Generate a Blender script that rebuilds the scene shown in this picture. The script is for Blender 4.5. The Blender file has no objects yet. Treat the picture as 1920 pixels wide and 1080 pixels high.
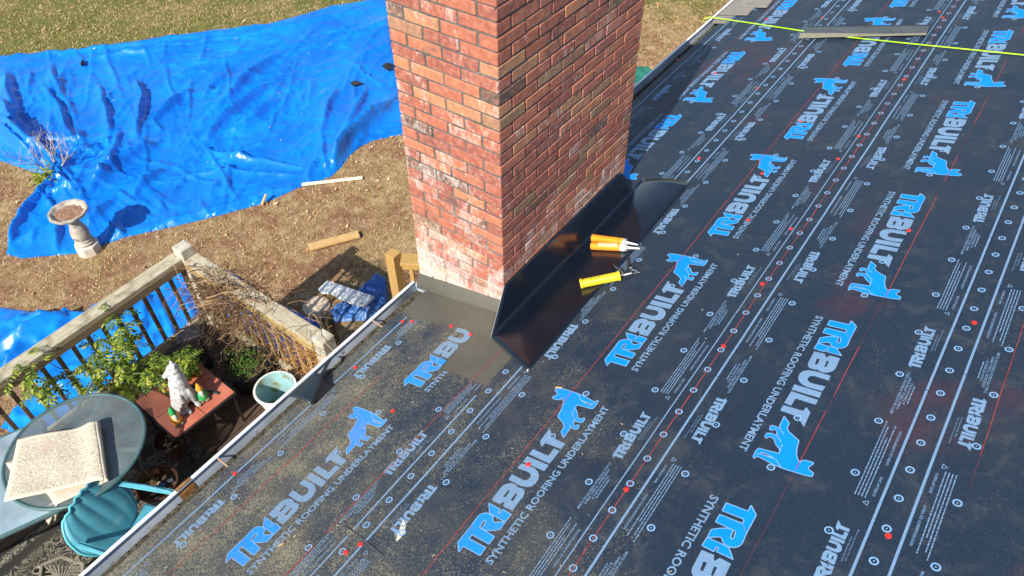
import bpy, math, random
import numpy as np
from mathutils import Vector, Matrix, noise as mn
from mathutils.geometry import tessellate_polygon
SC = bpy.context.scene
COL = SC.collection
R = math.radians
# ------------------------------------------------------------------ camera
FPX = 1398.27
CAM = Vector((-2.36597, -1.80764, 2.90494))
yaw, pitch, roll = 0.63599, 0.80293, -0.01435
cf = Vector((math.cos(pitch)*math.cos(yaw), math.cos(pitch)*math.sin(yaw), -math.sin(pitch)))
r0 = cf.cross(Vector((0, 0, 1))).normalized(); u0 = r0.cross(cf)
cr = r0*math.cos(roll)+u0*math.sin(roll); cu = -r0*math.sin(roll)+u0*math.cos(roll)
cam = bpy.data.cameras.new('camera'); camo = bpy.data.objects.new('camera', cam); COL.objects.link(camo)
cam.sensor_width = 36; cam.lens = 36*FPX/1920; cam.clip_end = 500; cam.clip_start = .05
camo.matrix_world = Matrix(((cr.x, cu.x, -cf.x, CAM.x), (cr.y, cu.y, -cf.y, CAM.y), (cr.z, cu.z, -cf.z, CAM.z), (0, 0, 0, 1)))
SC.camera = camo
# ------------------------------------------------------------------ light
SUN_AZ, SUN_EL = R(190), R(41)
W = bpy.data.worlds.new("World"); SC.world = W; W.use_nodes = True
wn = W.node_tree; bg = wn.nodes['Background']
sky = wn.nodes.new('ShaderNodeTexSky'); sky.sky_type = 'NISHITA'; sky.sun_disc = False
sky.sun_elevation = SUN_EL; sky.sun_rotation = math.pi/2-SUN_AZ
wn.links.new(sky.outputs[0], bg.inputs[0]); bg.inputs[1].default_value = .115
sun = bpy.data.lights.new('sun', 'SUN'); sun.energy = 5.0; sun.angle = R(.5); sun.color = (1, .94, .85)
suno = bpy.data.objects.new('sun', sun); COL.objects.link(suno)
sd = Vector((math.cos(SUN_EL)*math.cos(SUN_AZ), math.cos(SUN_EL)*math.sin(SUN_AZ), math.sin(SUN_EL)))
suno.rotation_euler = sd.to_track_quat('Z', 'Y').to_euler(); suno.location = sd*20
SC.view_settings.view_transform = 'Standard'; SC.view_settings.look = 'None'
SC.view_settings.exposure = .5; SC.view_settings.gamma = 1
SC.render.resolution_x = 1024; SC.render.resolution_y = 576
SC.render.engine = 'CYCLES'
# ------------------------------------------------------------------ geometry helpers
SL = math.tan(.26962); TH = .26962; Z0 = -.361
GZ = -3.75; DZ = -2.85
RX = Vector((1, 0, 0)); RS = Vector((0, -math.cos(TH), math.sin(TH))); RN = Vector((0, math.sin(TH), math.cos(TH)))
R0P = Vector((0, 0, Z0))
def ray(x, y): return cf*FPX+cr*(x-960)-cu*(y-540)
def UP(x, y, z):
    d = ray(x, y); return CAM+d*((z-CAM.z)/d.z)
def RPt(x, y, off=0.):
    d = ray(x, y); t = ((R0P+RN*off)-CAM).dot(RN)/d.dot(RN); return CAM+d*t
def PS(x, y):
    P = RPt(x, y)-R0P; return P.dot(RX), P.dot(RS)
def PY(x, y, Y):
    d = ray(x, y); return CAM+d*((Y-CAM.y)/d.y)
def PX(x, y, X):
    d = ray(x, y); return CAM+d*((X-CAM.x)/d.x)
def wav(x, s):
    return .006*mn.noise(Vector((x*1.7, s*1.7, 0)))+.0022*mn.noise(Vector((x*6, s*6, 5)))
def RF(x, s, off=0.):
    return R0P+RX*x+RS*s+RN*(off+wav(x, s))
def tag(o, label=None, cat=None, group=None, kind=None):
    if label: o['label'] = label
    if cat: o['category'] = cat
    if group: o['group'] = group
    if kind: o['kind'] = kind
    return o
def empty(name, loc, label, cat, group=None, rz=0):
    o = bpy.data.objects.new(name, None); COL.objects.link(o); o.location = loc; o.rotation_euler = (0, 0, rz)
    o.empty_display_size = .1
    return tag(o, label, cat, group)
class MB:
    def __init__(s): s.v = []; s.f = []; s.m = []
    def add(s, vs, fs, m=0):
        b = len(s.v); s.v += [tuple(v) for v in vs]; s.f += [tuple(i+b for i in f) for f in fs]; s.m += [m]*len(fs); return s
    def box(s, c, d, M=None, m=0, bev=0.):
        x, y, z = [k/2 for k in d]; c = Vector(c)
        if bev > 0:
            e = bev; vs = []
            for sx in (-1, 1):
                for sy in (-1, 1):
                    for sz in (-1, 1):
                        vs += [(sx*x, sy*(y-e), sz*(z-e)), (sx*(x-e), sy*y, sz*(z-e)), (sx*(x-e), sy*(y-e), sz*z)]
            def I(sx, sy, sz, k): return (((sx > 0)*2+(sy > 0))*2+(sz > 0))*3+k
            fs = []
            S = (-1, 1)
            for a in S:
                q = [(-1, -1), (1, -1), (1, 1), (-1, 1)]
                if a < 0: q = q[::-1]
                fs.append([I(a, p, r, 0) for p, r in q])
                fs.append([I(r, a, p, 1) for p, r in q])
                fs.append([I(p, r, a, 2) for p, r in q])
            for a in S:
                for b in S:
                    g = a*b
                    def o(l): return l if g > 0 else l[::-1]
                    fs.append(o([I(a, b, 1, 0), I(a, b, 1, 1), I(a, b, -1, 1), I(a, b, -1, 0)]))
                    fs.append(o([I(1, a, b, 1), I(1, a, b, 2), I(-1, a, b, 2), I(-1, a, b, 1)]))
                    fs.append(o([I(a, 1, b, 2), I(a, 1, b, 0), I(a, -1, b, 0), I(a, -1, b, 2)]))
            for a in S:
                for b in S:
                    for d_ in S:
                        t = [I(a, b, d_, 0), I(a, b, d_, 1), I(a, b, d_, 2)]
                        fs.append(t if a*b*d_ > 0 else t[::-1])
        else:
            vs = [(sx*x, sy*y, sz*z) for sx in (-1, 1) for sy in (-1, 1) for sz in (-1, 1)]
            fs = [(0, 1, 3, 2), (4, 6, 7, 5), (0, 4, 5, 1), (2, 3, 7, 6), (0, 2, 6, 4), (1, 5, 7, 3)]
        vs = [Vector(v) for v in vs]
        if M is not None: vs = [M @ v for v in vs]
        return s.add([v+c for v in vs], fs, m)
    def beam(s, a, b, w, h, m=0, up=Vector((0, 0, 1)), bev=.004):
        a = Vector(a); b = Vector(b); d = b-a; L = d.length; X = d.normalized(); Y = up.cross(X)
        if Y.length < 1e-4: Y = Vector((0, 1, 0)).cross(X)
        Y.normalize(); Z = X.cross(Y); M = Matrix((X, Y, Z)).transposed()
        return s.box((a+b)/2, (L, w, h), M, m, bev)
    def tube(s, pts, r, n=8, m=0, cap=True):
        pts = [Vector(p) for p in pts]; N = len(pts)
        rs = r if isinstance(r, (list, tuple)) else [r]*N
        t0 = (pts[1]-pts[0]).normalized(); a = t0.orthogonal().normalized(); vs = []; fs = []
        for i, p in enumerate(pts):
            t = (pts[min(i+1, N-1)]-pts[max(i-1, 0)]).normalized()
            a = (a-t*a.dot(t)); a = a.normalized() if a.length > 1e-6 else t.orthogonal().normalized(); b = t.cross(a)
            for k in range(n):
                w = 2*math.pi*k/n; vs.append(p+(a*math.cos(w)+b*math.sin(w))*rs[i])
        for i in range(N-1):
            for k in range(n):
                k2 = (k+1) % n; fs.append((i*n+k, i*n+k2, (i+1)*n+k2, (i+1)*n+k))
        if cap: fs.append(tuple(range(n))[::-1]); fs.append(tuple((N-1)*n+k for k in range(n)))
        return s.add(vs, fs, m)
    def lathe(s, prof, n=32, c=(0, 0, 0), m=0, M=None, fr=None):
        c = Vector(c); vs = []; fs = []; N = len(prof)
        for r, z in prof:
            for k in range(n):
                w = 2*math.pi*k/n; rr = r*(fr(w, z) if fr else 1); v = Vector((rr*math.cos(w), rr*math.sin(w), z))
                if M is not None: v = M @ v
                vs.append(v+c)
        for i in range(N-1):
            for k in range(n):
                k2 = (k+1) % n; fs.append((i*n+k, i*n+k2, (i+1)*n+k2, (i+1)*n+k))
        return s.add(vs, fs, m)
    def grid(s, fn, nu, nv, m=0, mask=None):
        vs = [fn(i/nu, j/nv) for j in range(nv+1) for i in range(nu+1)]
        fs = [(j*(nu+1)+i, j*(nu+1)+i+1, (j+1)*(nu+1)+i+1, (j+1)*(nu+1)+i) for j in range(nv) for i in range(nu) if mask is None or mask((i+.5)/nu, (j+.5)/nv)]
        return s.add(vs, fs, m)
    def poly(s, loops, fn, m=0):
        L = [[Vector((a, b, 0)) for a, b in l] for l in loops]
        t = tessellate_polygon(L); flat = [p for l in L for p in l]
        vs = [fn(p.x, p.y) for p in flat]; out = []
        for f in t:
            a, b, c = [vs[i] for i in f]
            n = (Vector(b)-Vector(a)).cross(Vector(c)-Vector(a))
            out.append(tuple(f) if n.z >= 0 else tuple(f)[::-1])
        return s.add(vs, out, m)
    def build(s, name, mats, parent=None, smooth=False, loc=None, sharp=None):
        me = bpy.data.meshes.new(name)
        me.from_pydata(s.v, [], s.f)
        for mm in (mats if isinstance(mats, (list, tuple)) else [mats]): me.materials.append(mm)
        if len(me.materials) > 1: me.polygons.foreach_set('material_index', s.m)
        if smooth: me.polygons.foreach_set('use_smooth', [True]*len(me.polygons))
        me.update(); me.validate()
        if smooth and sharp: me.set_sharp_from_angle(angle=R(sharp))
        o = bpy.data.objects.new(name, me); COL.objects.link(o)
        if parent:
            o.parent = parent
            bpy.context.view_layer.update()
            if loc is None: o.matrix_parent_inverse = parent.matrix_world.inverted()
        return o
# ------------------------------------------------------------------ materials
def NT(name):
    m = bpy.data.materials.new(name); m.use_nodes = True; t = m.node_tree; return m, t, t.nodes['Principled BSDF']
def rgb(c): return (c[0], c[1], c[2], 1)
def Nz(t, scale, detail=4, vec=None, rough=.55, dist=0):
    n = t.nodes.new('ShaderNodeTexNoise'); n.inputs['Scale'].default_value = scale; n.inputs['Detail'].default_value = detail
    n.inputs['Roughness'].default_value = rough; n.inputs['Distortion'].default_value = dist
    if vec is None:
        g = t.nodes.new('ShaderNodeNewGeometry'); vec = g.outputs['Position']
    t.links.new(vec, n.inputs['Vector']); return n.outputs['Fac']
def Rmp(t, fac, stops, interp='LINEAR'):
    n = t.nodes.new('ShaderNodeValToRGB'); e = n.color_ramp; e.interpolation = interp
    while len(e.elements) < len(stops): e.elements.new(.5)
    for el, (p, c) in zip(e.elements, stops):
        el.position = p; el.color = rgb(c) if isinstance(c, (tuple, list)) else (c, c, c, 1)
    t.links.new(fac, n.inputs[0]); return n.outputs[0]
def Mix(t, fac, a, b, mode='MIX'):
    n = t.nodes.new('ShaderNodeMix'); n.data_type = 'RGBA'; n.blend_type = mode
    for sck, v in ((n.inputs['Factor'], fac), (n.inputs[6], a), (n.inputs[7], b)):
        if hasattr(v, 'links'): t.links.new(v, sck)
        elif isinstance(v, (tuple, list)): sck.default_value = rgb(v)
        else: sck.default_value = v if sck.name == 'Factor' else (v, v, v, 1)
    return n.outputs[2]
def Mth(t, op, a, b=0., c=None):
    n = t.nodes.new('ShaderNodeMath'); n.operation = op
    for i, v in enumerate((a, b, c)):
        if v is None: continue
        if hasattr(v, 'links'): t.links.new(v, n.inputs[i])
        else: n.inputs[i].default_value = v
    return n.outputs[0]
def Bmp(t, h, strength, dist, b):
    n = t.nodes.new('ShaderNodeBump'); n.inputs['Strength'].default_value = strength; n.inputs['Distance'].default_value = dist
    t.links.new(h, n.inputs['Height'])
    if b.inputs['Normal'].is_linked: t.links.new(b.inputs['Normal'].links[0].from_socket, n.inputs['Normal'])
    t.links.new(n.outputs[0], b.inputs['Normal'])
def mat(name, c, rough=.6, c2=None, scale=8., metal=0., bump=0., bscale=60., spec=.5, isl=0., coat=0., bd=.003, lo=.35, hi=.65, spots=None):
    m, t, b = NT(name); b.inputs['Roughness'].default_value = rough; b.inputs['Metallic'].default_value = metal
    b.inputs['Specular IOR Level'].default_value = spec; b.inputs['Coat Weight'].default_value = coat
    col = None
    if c2 is not None:
        col = Rmp(t, Nz(t, scale), [(lo, c), (hi, c2)])
    else:
        col = Rmp(t, Nz(t, scale), [(.3, tuple(k*.85 for k in c)), (.7, tuple(min(1, k*1.12) for k in c))])
    if spots: col = Mix(t, Rmp(t, Nz(t, spots[1], 5), [(spots[2], 0.), (spots[2]+.08, 1.)]), col, spots[0])
    if isl:
        g = t.nodes.new('ShaderNodeNewGeometry')
        col = Mix(t, 1., col, Rmp(t, g.outputs['Random Per Island'], [(0, 1-isl), (1, 1+isl*0.)]), 'MULTIPLY')
    t.links.new(col, b.inputs['Base Color'])
    if bump: Bmp(t, Nz(t, bscale, 5), bump, bd, b)
    return m
def posxyz(t):
    g = t.nodes.new('ShaderNodeNewGeometry'); s = t.nodes.new('ShaderNodeSeparateXYZ'); t.links.new(g.outputs['Position'], s.inputs[0]); return s.outputs, g
def dust_mask(t):
    """dried granule dust lying on the roof sheets, thickest towards the eave corner"""
    (x, y, z), g = posxyz(t)
    big = Nz(t, 1.1, 3, rough=.5); mid = Nz(t, 5., 6, rough=.7); f1 = Nz(t, 110, 3, rough=.75); f2 = Nz(t, 300, 2, rough=.6)
    grad = Mth(t, 'MULTIPLY_ADD', x, -.19, .30)
    grad = Mth(t, 'MULTIPLY_ADD', y, .20, grad)
    grad = Mth(t, 'MINIMUM', Mth(t, 'MAXIMUM', grad, .03), .62)
    a = Mth(t, 'MULTIPLY_ADD', big, .9, grad); a = Mth(t, 'MULTIPLY_ADD', mid, 1.3, a)      # about .5 to 1.6
    gr = Mth(t, 'ADD', Mth(t, 'MULTIPLY', f1, 2.4), Mth(t, 'MULTIPLY', f2, 1.8))
    f = Mth(t, 'SUBTRACT', Mth(t, 'ADD', gr, a), 3.74)
    return Mth(t, 'MAXIMUM', Mth(t, 'MINIMUM', Mth(t, 'MULTIPLY', f, 1.4), .75), 0.)
DUST = (.34, .30, .18)
def sheet_mat(name, base, rough, print_=False):
    m, t, b = NT(name)
    d = dust_mask(t)
    c = Mix(t, Nz(t, 160, 2), tuple(k*.6 for k in base), tuple(k*1.4 for k in base))
    if not print_:
        c = Mix(t, Rmp(t, Nz(t, 420, 1, rough=.5), [(.6, 0.), (.66, .22)]), c, (.16, .20, .23))
        c = Mix(t, Rmp(t, Nz(t, 5.5, 8, rough=.7, dist=1.2), [(.52, 0.), (.78, .6)]), c, (.085, .09, .088))
        c = Mix(t, Rmp(t, Nz(t, .9, 6, dist=.8), [(.45, 0.), (.75, .35)]), c, (.05, .056, .06))
        # faint red chalk haze blown around the chalk lines
        c = Mix(t, Rmp(t, Nz(t, 1.6, 5), [(.60, 0.), (.75, .3)]), c, (.13, .03, .035))
    (x_, y_, z_), gg = posxyz(t)
    fm = Mth(t, 'MULTIPLY_ADD', x_, -.16, Mth(t, 'MULTIPLY_ADD', y_, .16, .12))
    film = Mth(t, 'MAXIMUM', Mth(t, 'MINIMUM', Mth(t, 'ADD', fm, Mth(t, 'MULTIPLY_ADD', Nz(t, 2.1, 7, rough=.68, dist=.6), 2.2, -1.15)), .5), 0.)
    c = Mix(t, Mth(t, 'MULTIPLY', film, .45 if print_ else .9), c, (.105, .10, .082))
    if print_: d = Mth(t, 'MULTIPLY', d, .4)
    c = Mix(t, d, c, DUST)
    t.links.new(c, b.inputs['Base Color'])
    b.inputs['Specular IOR Level'].default_value = .28
    rr = Mth(t, 'MULTIPLY_ADD', d, .35, rough); t.links.new(rr, b.inputs['Roughness'])
    Bmp(t, Nz(t, 260, 2), .4, .0012, b); Bmp(t, Nz(t, 7, 4), .35, .006, b)
    g_ = t.nodes.new('ShaderNodeNewGeometry'); mp = t.nodes.new('ShaderNodeMapping'); mp.inputs['Scale'].default_value = (.35, 1.6, 1); mp.inputs['Rotation'].default_value = (0, 0, .5); t.links.new(g_.outputs['Position'], mp.inputs[0])
    n = t.nodes.new('ShaderNodeTexNoise'); n.noise_type = 'RIDGED_MULTIFRACTAL'; n.inputs['Scale'].default_value = 2.6; n.inputs['Detail'].default_value = 2; n.inputs['Distortion'].default_value = .7; t.links.new(mp.outputs[0], n.inputs['Vector']); Bmp(t, n.outputs['Fac'], .8, .018, b)
    return m
SHEET = sheet_mat('underlayment_black', (.014, .027, .050), .5)
PGREY = sheet_mat('print_grey', (.17, .29, .45), .55, True)
PBLUE = sheet_mat('print_blue', (.0, .25, .84), .6, True)
PLINE = sheet_mat('print_outline', (.20, .37, .60), .55, True)
SMATS = [SHEET, PGREY, PBLUE, PLINE]

def brick_mat():
    m, t, b = NT('brick')
    g = t.nodes.new('ShaderNodeNewGeometry'); (x, y, z), _ = posxyz(t)
    ri = g.outputs['Random Per Island']
    base = Rmp(t, ri, [(0, (.38, .12, .068)), (.16, (.29, .085, .058)), (.28, (.45, .155, .08)), (.42, (.34, .10, .062)), (.54, (.48, .20, .095)), (.64, (.28, .085, .062)), (.75, (.40, .135, .08)), (.84, (.44, .22, .11)), (.88, (.23, .15, .08)), (.925, (.09, .07, .055)), (.97, (.30, .19, .10))], 'CONSTANT')
    c = Mix(t, Rmp(t, Nz(t, 14, 6), [(.4, 0.), (.7, .55)]), base, (.24, .08, .06))
    c = Mix(t, Rmp(t, Nz(t, 30, 5), [(.42, 0.), (.75, .55)]), c, (.60, .27, .17))
    # lime bloom: streaky patches, heavier low on the stack
    mp = t.nodes.new('ShaderNodeMapping'); mp.inputs['Scale'].default_value = (1, 1, .55); t.links.new(g.outputs['Position'], mp.inputs[0])
    n1 = Nz(t, 6.5, 6, mp.outputs[0], .62, .6)
    n2 = Nz(t, 42, 6, mp.outputs[0], .72)
    low = Mth(t, 'MULTIPLY_ADD', z, -.34, .02); low = Mth(t, 'MAXIMUM', low, -.03); low = Mth(t, 'MINIMUM', low, .15)
    low = Mth(t, 'MULTIPLY_ADD', Mth(t, 'GREATER_THAN', x, .012), -.035, low)
    msk = Mth(t, 'ADD', Mth(t, 'MULTIPLY_ADD', n2, .55, Mth(t, 'MULTIPLY', n1, .55)), low)
    isl = Mth(t, 'MULTIPLY_ADD', Mth(t, 'FRACT', Mth(t, 'MULTIPLY', ri, 37.3)), .12, msk)
    c = Mix(t, Rmp(t, isl, [(.62, 0.), (.66, .25), (.80, .70)]), c, (.70, .61, .55))
    c = Mix(t, Rmp(t, Nz(t, 9, 6, mp.outputs[0], .7, 1.), [(.57, 0.), (.67, .75)]), c, (.10, .075, .06))
    t.links.new(c, b.inputs['Base Color']); b.inputs['Roughness'].default_value = .85
    Bmp(t, Nz(t, 90, 6), .6, .003, b); Bmp(t, Nz(t, 22, 4), .5, .006, b)
    return m
BRICK = brick_mat()
def mortar_mat():
    m, t, b = NT('mortar')
    (x, y, z), g = posxyz(t)
    low = Mth(t, 'MINIMUM', Mth(t, 'MAXIMUM', Mth(t, 'MULTIPLY_ADD', z, -.45, .12), -.02), .25)
    c = Rmp(t, Mth(t, 'ADD', Nz(t, 5, 6), low), [(.4, (.085, .085, .08)), (.64, (.17, .165, .15)), (.82, (.5, .46, .42))])
    t.links.new(c, b.inputs['Base Color']); b.inputs['Roughness'].default_value = .95
    Bmp(t, Nz(t, 120, 5), .7, .003, b); return m
MORTAR = mortar_mat()

def RNz(t, scale, vec=None, typ='RIDGED_MULTIFRACTAL', det=3, dist=.6, rough=.5):
    n = t.nodes.new('ShaderNodeTexNoise'); n.noise_type = typ; n.normalize = True
    n.inputs['Scale'].default_value = scale; n.inputs['Detail'].default_value = det; n.inputs['Distortion'].default_value = dist; n.inputs['Roughness'].default_value = rough
    if vec is None: vec = t.nodes.new('ShaderNodeNewGeometry').outputs['Position']
    t.links.new(vec, n.inputs['Vector']); return n.outputs['Fac']
def tarp_mat(name, c1, c2, rough=.34, br=1.):
    m, t, b = NT(name)
    c = Rmp(t, Nz(t, 1.3, 5), [(.35, c1), (.65, c2)])
    c = Mix(t, Rmp(t, Nz(t, 9, 7, rough=.7), [(.60, 0.), (.85, .25)]), c, (.10, .42, .85))
    t.links.new(c, b.inputs['Base Color']); b.inputs['Specular IOR Level'].default_value = .5
    t.links.new(Rmp(t, Nz(t, 5, 5), [(.3, rough-.08), (.7, rough+.16)]), b.inputs['Roughness'])
    g = t.nodes.new('ShaderNodeNewGeometry')
    mp = t.nodes.new('ShaderNodeMapping'); mp.inputs['Rotation'].default_value = (0, 0, R(20)); mp.inputs['Scale'].default_value = (.45, 1, 1); t.links.new(g.outputs['Position'], mp.inputs[0])
    mp2 = t.nodes.new('ShaderNodeMapping'); mp2.inputs['Rotation'].default_value = (0, 0, R(-50)); mp2.inputs['Scale'].default_value = (.5, 1, 1); t.links.new(g.outputs['Position'], mp2.inputs[0])
    Bmp(t, RNz(t, 1.5, mp.outputs[0]), .7*br, .05, b); Bmp(t, RNz(t, 3.6, mp2.outputs[0], dist=.5), .8*br, .03, b); Bmp(t, RNz(t, 11, None, det=4, dist=.3), .7*br, .009, b)
    # factory fold lines, a metre or so apart
    s_ = t.nodes.new('ShaderNodeSeparateXYZ'); mp3 = t.nodes.new('ShaderNodeMapping'); mp3.inputs['Rotation'].default_value = (0, 0, R(38)); t.links.new(g.outputs['Position'], mp3.inputs[0]); t.links.new(mp3.outputs[0], s_.inputs[0])
    for ax in (0, 1):
        f = Mth(t, 'ABSOLUTE', Mth(t, 'SUBTRACT', Mth(t, 'FRACT', Mth(t, 'MULTIPLY', s_.outputs[ax], .9)), .5)); Bmp(t, Mth(t, 'MINIMUM', Mth(t, 'MULTIPLY', f, 60.), 1.), .25, .006, b)
    return m
TARP = tarp_mat('tarp_blue', (.002, .135, .56), (.003, .21, .78), .30)
TARP2 = tarp_mat('tarp_bright', (.003, .16, .62), (.005, .26, .85), .30)

def lawn_mat():
    m, t, b = NT('lawn')
    big = Nz(t, .33, 6, rough=.6); mid = Nz(t, 1.8, 6, rough=.65); fin = Nz(t, 14, 8, rough=.75); vf = Nz(t, 60, 5, rough=.8)
    c = Rmp(t, fin, [(.28, (.12, .07, .034)), (.42, (.30, .19, .09)), (.55, (.42, .285, .145)), (.72, (.56, .42, .24))])
    c = Mix(t, Rmp(t, mid, [(.42, 0.), (.58, .85)]), c, Rmp(t, fin, [(.3, (.15, .065, .04)), (.7, (.40, .21, .125))]))
    c = Mix(t, Rmp(t, Nz(t, 4.5, 6, rough=.7), [(.5, 0.), (.66, .55)]), c, (.60, .47, .28))
    # greener belt beyond the tarp and here and there
    (x, y, z), g = posxyz(t)
    far = Mth(t, 'MINIMUM', Mth(t, 'MAXIMUM', Mth(t, 'MULTIPLY_ADD', Mth(t, 'ADD', Mth(t, 'MULTIPLY', x, .8), y), .10, -1.17), -.2), .2)
    gm = Mth(t, 'ADD', Mth(t, 'MULTIPLY_ADD', mid, .6, Mth(t, 'MULTIPLY', big, .5)), far)
    c = Mix(t, Rmp(t, gm, [(.50, 0.), (.72, .9)]), c, Rmp(t, fin, [(.3, (.05, .065, .012)), (.5, (.13, .15, .03)), (.72, (.26, .25, .07))]))
    c = Mix(t, Rmp(t, vf, [(.3, .5), (.5, 0.)]), c, (.06, .04, .02))
    t.links.new(c, b.inputs['Base Color']); b.inputs['Roughness'].default_value = .95; b.inputs['Specular IOR Level'].default_value = .15
    Bmp(t, fin, .8, .05, b); Bmp(t, vf, .7, .02, b)
    return m
LAWN = lawn_mat()
def wood_mat(name, c1, c2, ax='X', rough=.8, grime=None):
    m, t, b = NT(name); g = t.nodes.new('ShaderNodeNewGeometry'); mp = t.nodes.new('ShaderNodeMapping'); t.links.new(g.outputs['Position'], mp.inputs[0])
    mp.inputs['Scale'].default_value = {'X': (2, 40, 40), 'Y': (40, 2, 40), 'Z': (40, 40, 2), 'D': (12, 12, 12)}[ax]
    n = Nz(t, 1.6, 6, mp.outputs[0], .6, .4)
    c = Rmp(t, n, [(.3, c1), (.7, c2)])
    c = Mix(t, 1., c, Rmp(t, g.outputs['Random Per Island'], [(0, .72), (1, 1.)]), 'MULTIPLY')
    if grime: c = Mix(t, Rmp(t, Nz(t, 9, 6), [(.45, 0.), (.68, .8)]), c, grime)
    t.links.new(c, b.inputs['Base Color']); b.inputs['Roughness'].default_value = rough
    Bmp(t, n, .5, .003, b); return m
WOLD = wood_mat('weathered_rail_x', (.36, .32, .21), (.60, .55, .40), 'X', grime=(.16, .13, .08))
WOLDY = wood_mat('weathered_rail_y', (.34, .30, .20), (.60, .55, .42), 'Y', grime=(.30, .22, .10))
WOLDZ = wood_mat('weathered_post', (.42, .38, .28), (.68, .64, .54), 'D', grime=(.26, .23, .15))
WBAL = wood_mat('baluster_wood', (.13, .085, .05), (.24, .165, .10), 'Z')
WNEW = wood_mat('new_treated_wood', (.38, .22, .06), (.56, .36, .12), 'Z')
WDECK = wood_mat('deck_wood', (.055, .03, .02), (.12, .068, .042), 'X', grime=(.03, .022, .016))
WTAN = wood_mat('pine_scrap', (.50, .30, .11), (.68, .45, .2), 'D')
PAINT = mat('white_paint', (.70, .70, .68), .5, (.75, .75, .73), 5, spots=((.35, .33, .28), 12, .62))
GUTW = mat('gutter_white', (.78, .80, .82), .35, bump=.1)
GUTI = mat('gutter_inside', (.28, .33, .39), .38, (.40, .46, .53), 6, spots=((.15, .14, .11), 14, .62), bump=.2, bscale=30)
DEBR = mat('gutter_debris', (.022, .019, .012), .95, (.12, .105, .065), 28, bump=1., bscale=60, bd=.02, spots=((.30, .27, .19), 60, .64))
RUST = mat('rusty_patch', (.13, .055, .015), .7, (.30, .15, .05), 25, bump=.3)
FLASH = mat('black_flashing', (.004, .007, .013), .24, (.006, .010, .020), 3, spec=.75, coat=.2, bump=.16, bscale=4., bd=.012)
FLEDGE = mat('flashing_cut_edge', (.5, .5, .48), .4, metal=.6)
def membrane_mat():
    m, t, b = NT('granular_membrane')
    c = Rmp(t, Nz(t, 2.5, 5), [(.3, (.060, .058, .050)), (.7, (.105, .10, .08))])
    c = Mix(t, Rmp(t, Nz(t, 380, 2), [(.5, 0.), (.7, .6)]), c, (.19, .175, .12))
    t.links.new(c, b.inputs['Base Color']); b.inputs['Roughness'].default_value = .6
    Bmp(t, Nz(t, 300, 2), .5, .001, b); Bmp(t, Nz(t, 5, 3), .5, .01, b); return m
MEMB = membrane_mat()
REDCAP = mat('red_cap', (.75, .04, .03), .3)
CHALK = mat('red_chalk', (.24, .025, .025), .9, (.38, .06, .055), 40)
STEEL = mat('steel', (.5, .5, .5), .3, metal=1.)
BLACKM = mat('black_metal', (.02, .02, .022), .4)
# ------------------------------------------------------------------ ground and sky side
g = MB()
g.grid(lambda a, b: Vector(((a-.5)*120, (b-.5)*120+20, GZ)), 60, 60)
tag(g.build('ground', LAWN), kind='structure')
# ------------------------------------------------------------------ chimney
HB = .0677; BL = .2153; WL = .646; WR = 1.387; CZT = 1.68; JT = .0105
rnd = random.Random(4)
ch = empty('chimney', (.69, .32, GZ), 'tall red brick chimney standing through the roof edge', 'chimney')
bk = MB()
def taper(v):
    y = v[1]
    k = 1+(-.036*(v[2]-.9)/1.4 if v[2] < .9 else 0) * (1 if v[2] > -.5 else 0)
    if v[2] <= -.5: k = 1.036
    return Vector((v[0], y*k, v[2]))
nc0 = -int((CZT-22*HB+0)/HB)-1
zc = 22*HB
courses = range(-int((CZT)/HB), int(3.75/HB)+1)
for ci in courses:
    z = -ci*HB-HB/2
    if z > CZT or z < GZ: continue
    par = ci % 2
    def row(length, half_first):
        segs = []; p = 0
        if half_first: segs.append((0, BL/2)); p = BL/2
        while p < length-1e-3:
            e = min(p+BL, length)
            if length-e < BL*.2: e = length
            segs.append((p, e)); p = e
        return segs
    for face in range(4):
        Lf = WL if face in (0, 2) else WR
        hf = (par == 0) if face == 0 else (par == 1)
        for (a, b) in row(Lf, hf):
            j = rnd.uniform(-.0022, .0022); out = rnd.uniform(-.002, .002)
            if a > 0: a += JT/2
            if b < Lf: b -= JT/2
            # the brick at a corner belongs to one face only: it is given depth so both faces show it
            d = .09; c = (a+b)/2; w = b-a+rnd.uniform(-.003, .002)
            if a == 0 or b == Lf: w = b-a
            hh = HB-JT+rnd.uniform(-.0015, .0015)
            if face in (0, 2) and (a == 0 or b == Lf) and (b-a) > BL*.7: pass
            # skip duplicates: header ends are the ends of the other face's stretchers
            is_end = (a == 0 or b == Lf)
            if is_end and (b-a) < BL*.7: continue
            M = Matrix.Rotation(rnd.uniform(-.004, .004), 3, 'X') @ Matrix.Rotation(rnd.uniform(-.008, .008), 3, 'Y')
            M = M if not is_end else Matrix.Identity(3)
            if is_end: out = rnd.uniform(0, .0025)
            dd = BL/2-JT/2+.0 if is_end else d
            if face == 0: cc = (dd/2-out, c, z+j); dm = (dd, w, hh)
            elif face == 2: cc = (WR-dd/2+out, c, z+j); dm = (dd, w, hh)
            elif face == 1: cc = (c, dd/2-out, z+j); dm = (w, dd, hh)
            else: cc = (c, WL-dd/2+out, z+j); dm = (w, dd, hh)
            i0 = len(bk.v); bk.box(cc, dm, M, 0, .0035)
            for i in range(i0, len(bk.v)): bk.v[i] = tuple(taper(bk.v[i]))
bk.build('brickwork', BRICK, ch)
mo = MB(); 
def mcore(a, b):
    return None
MR = .0065
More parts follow.
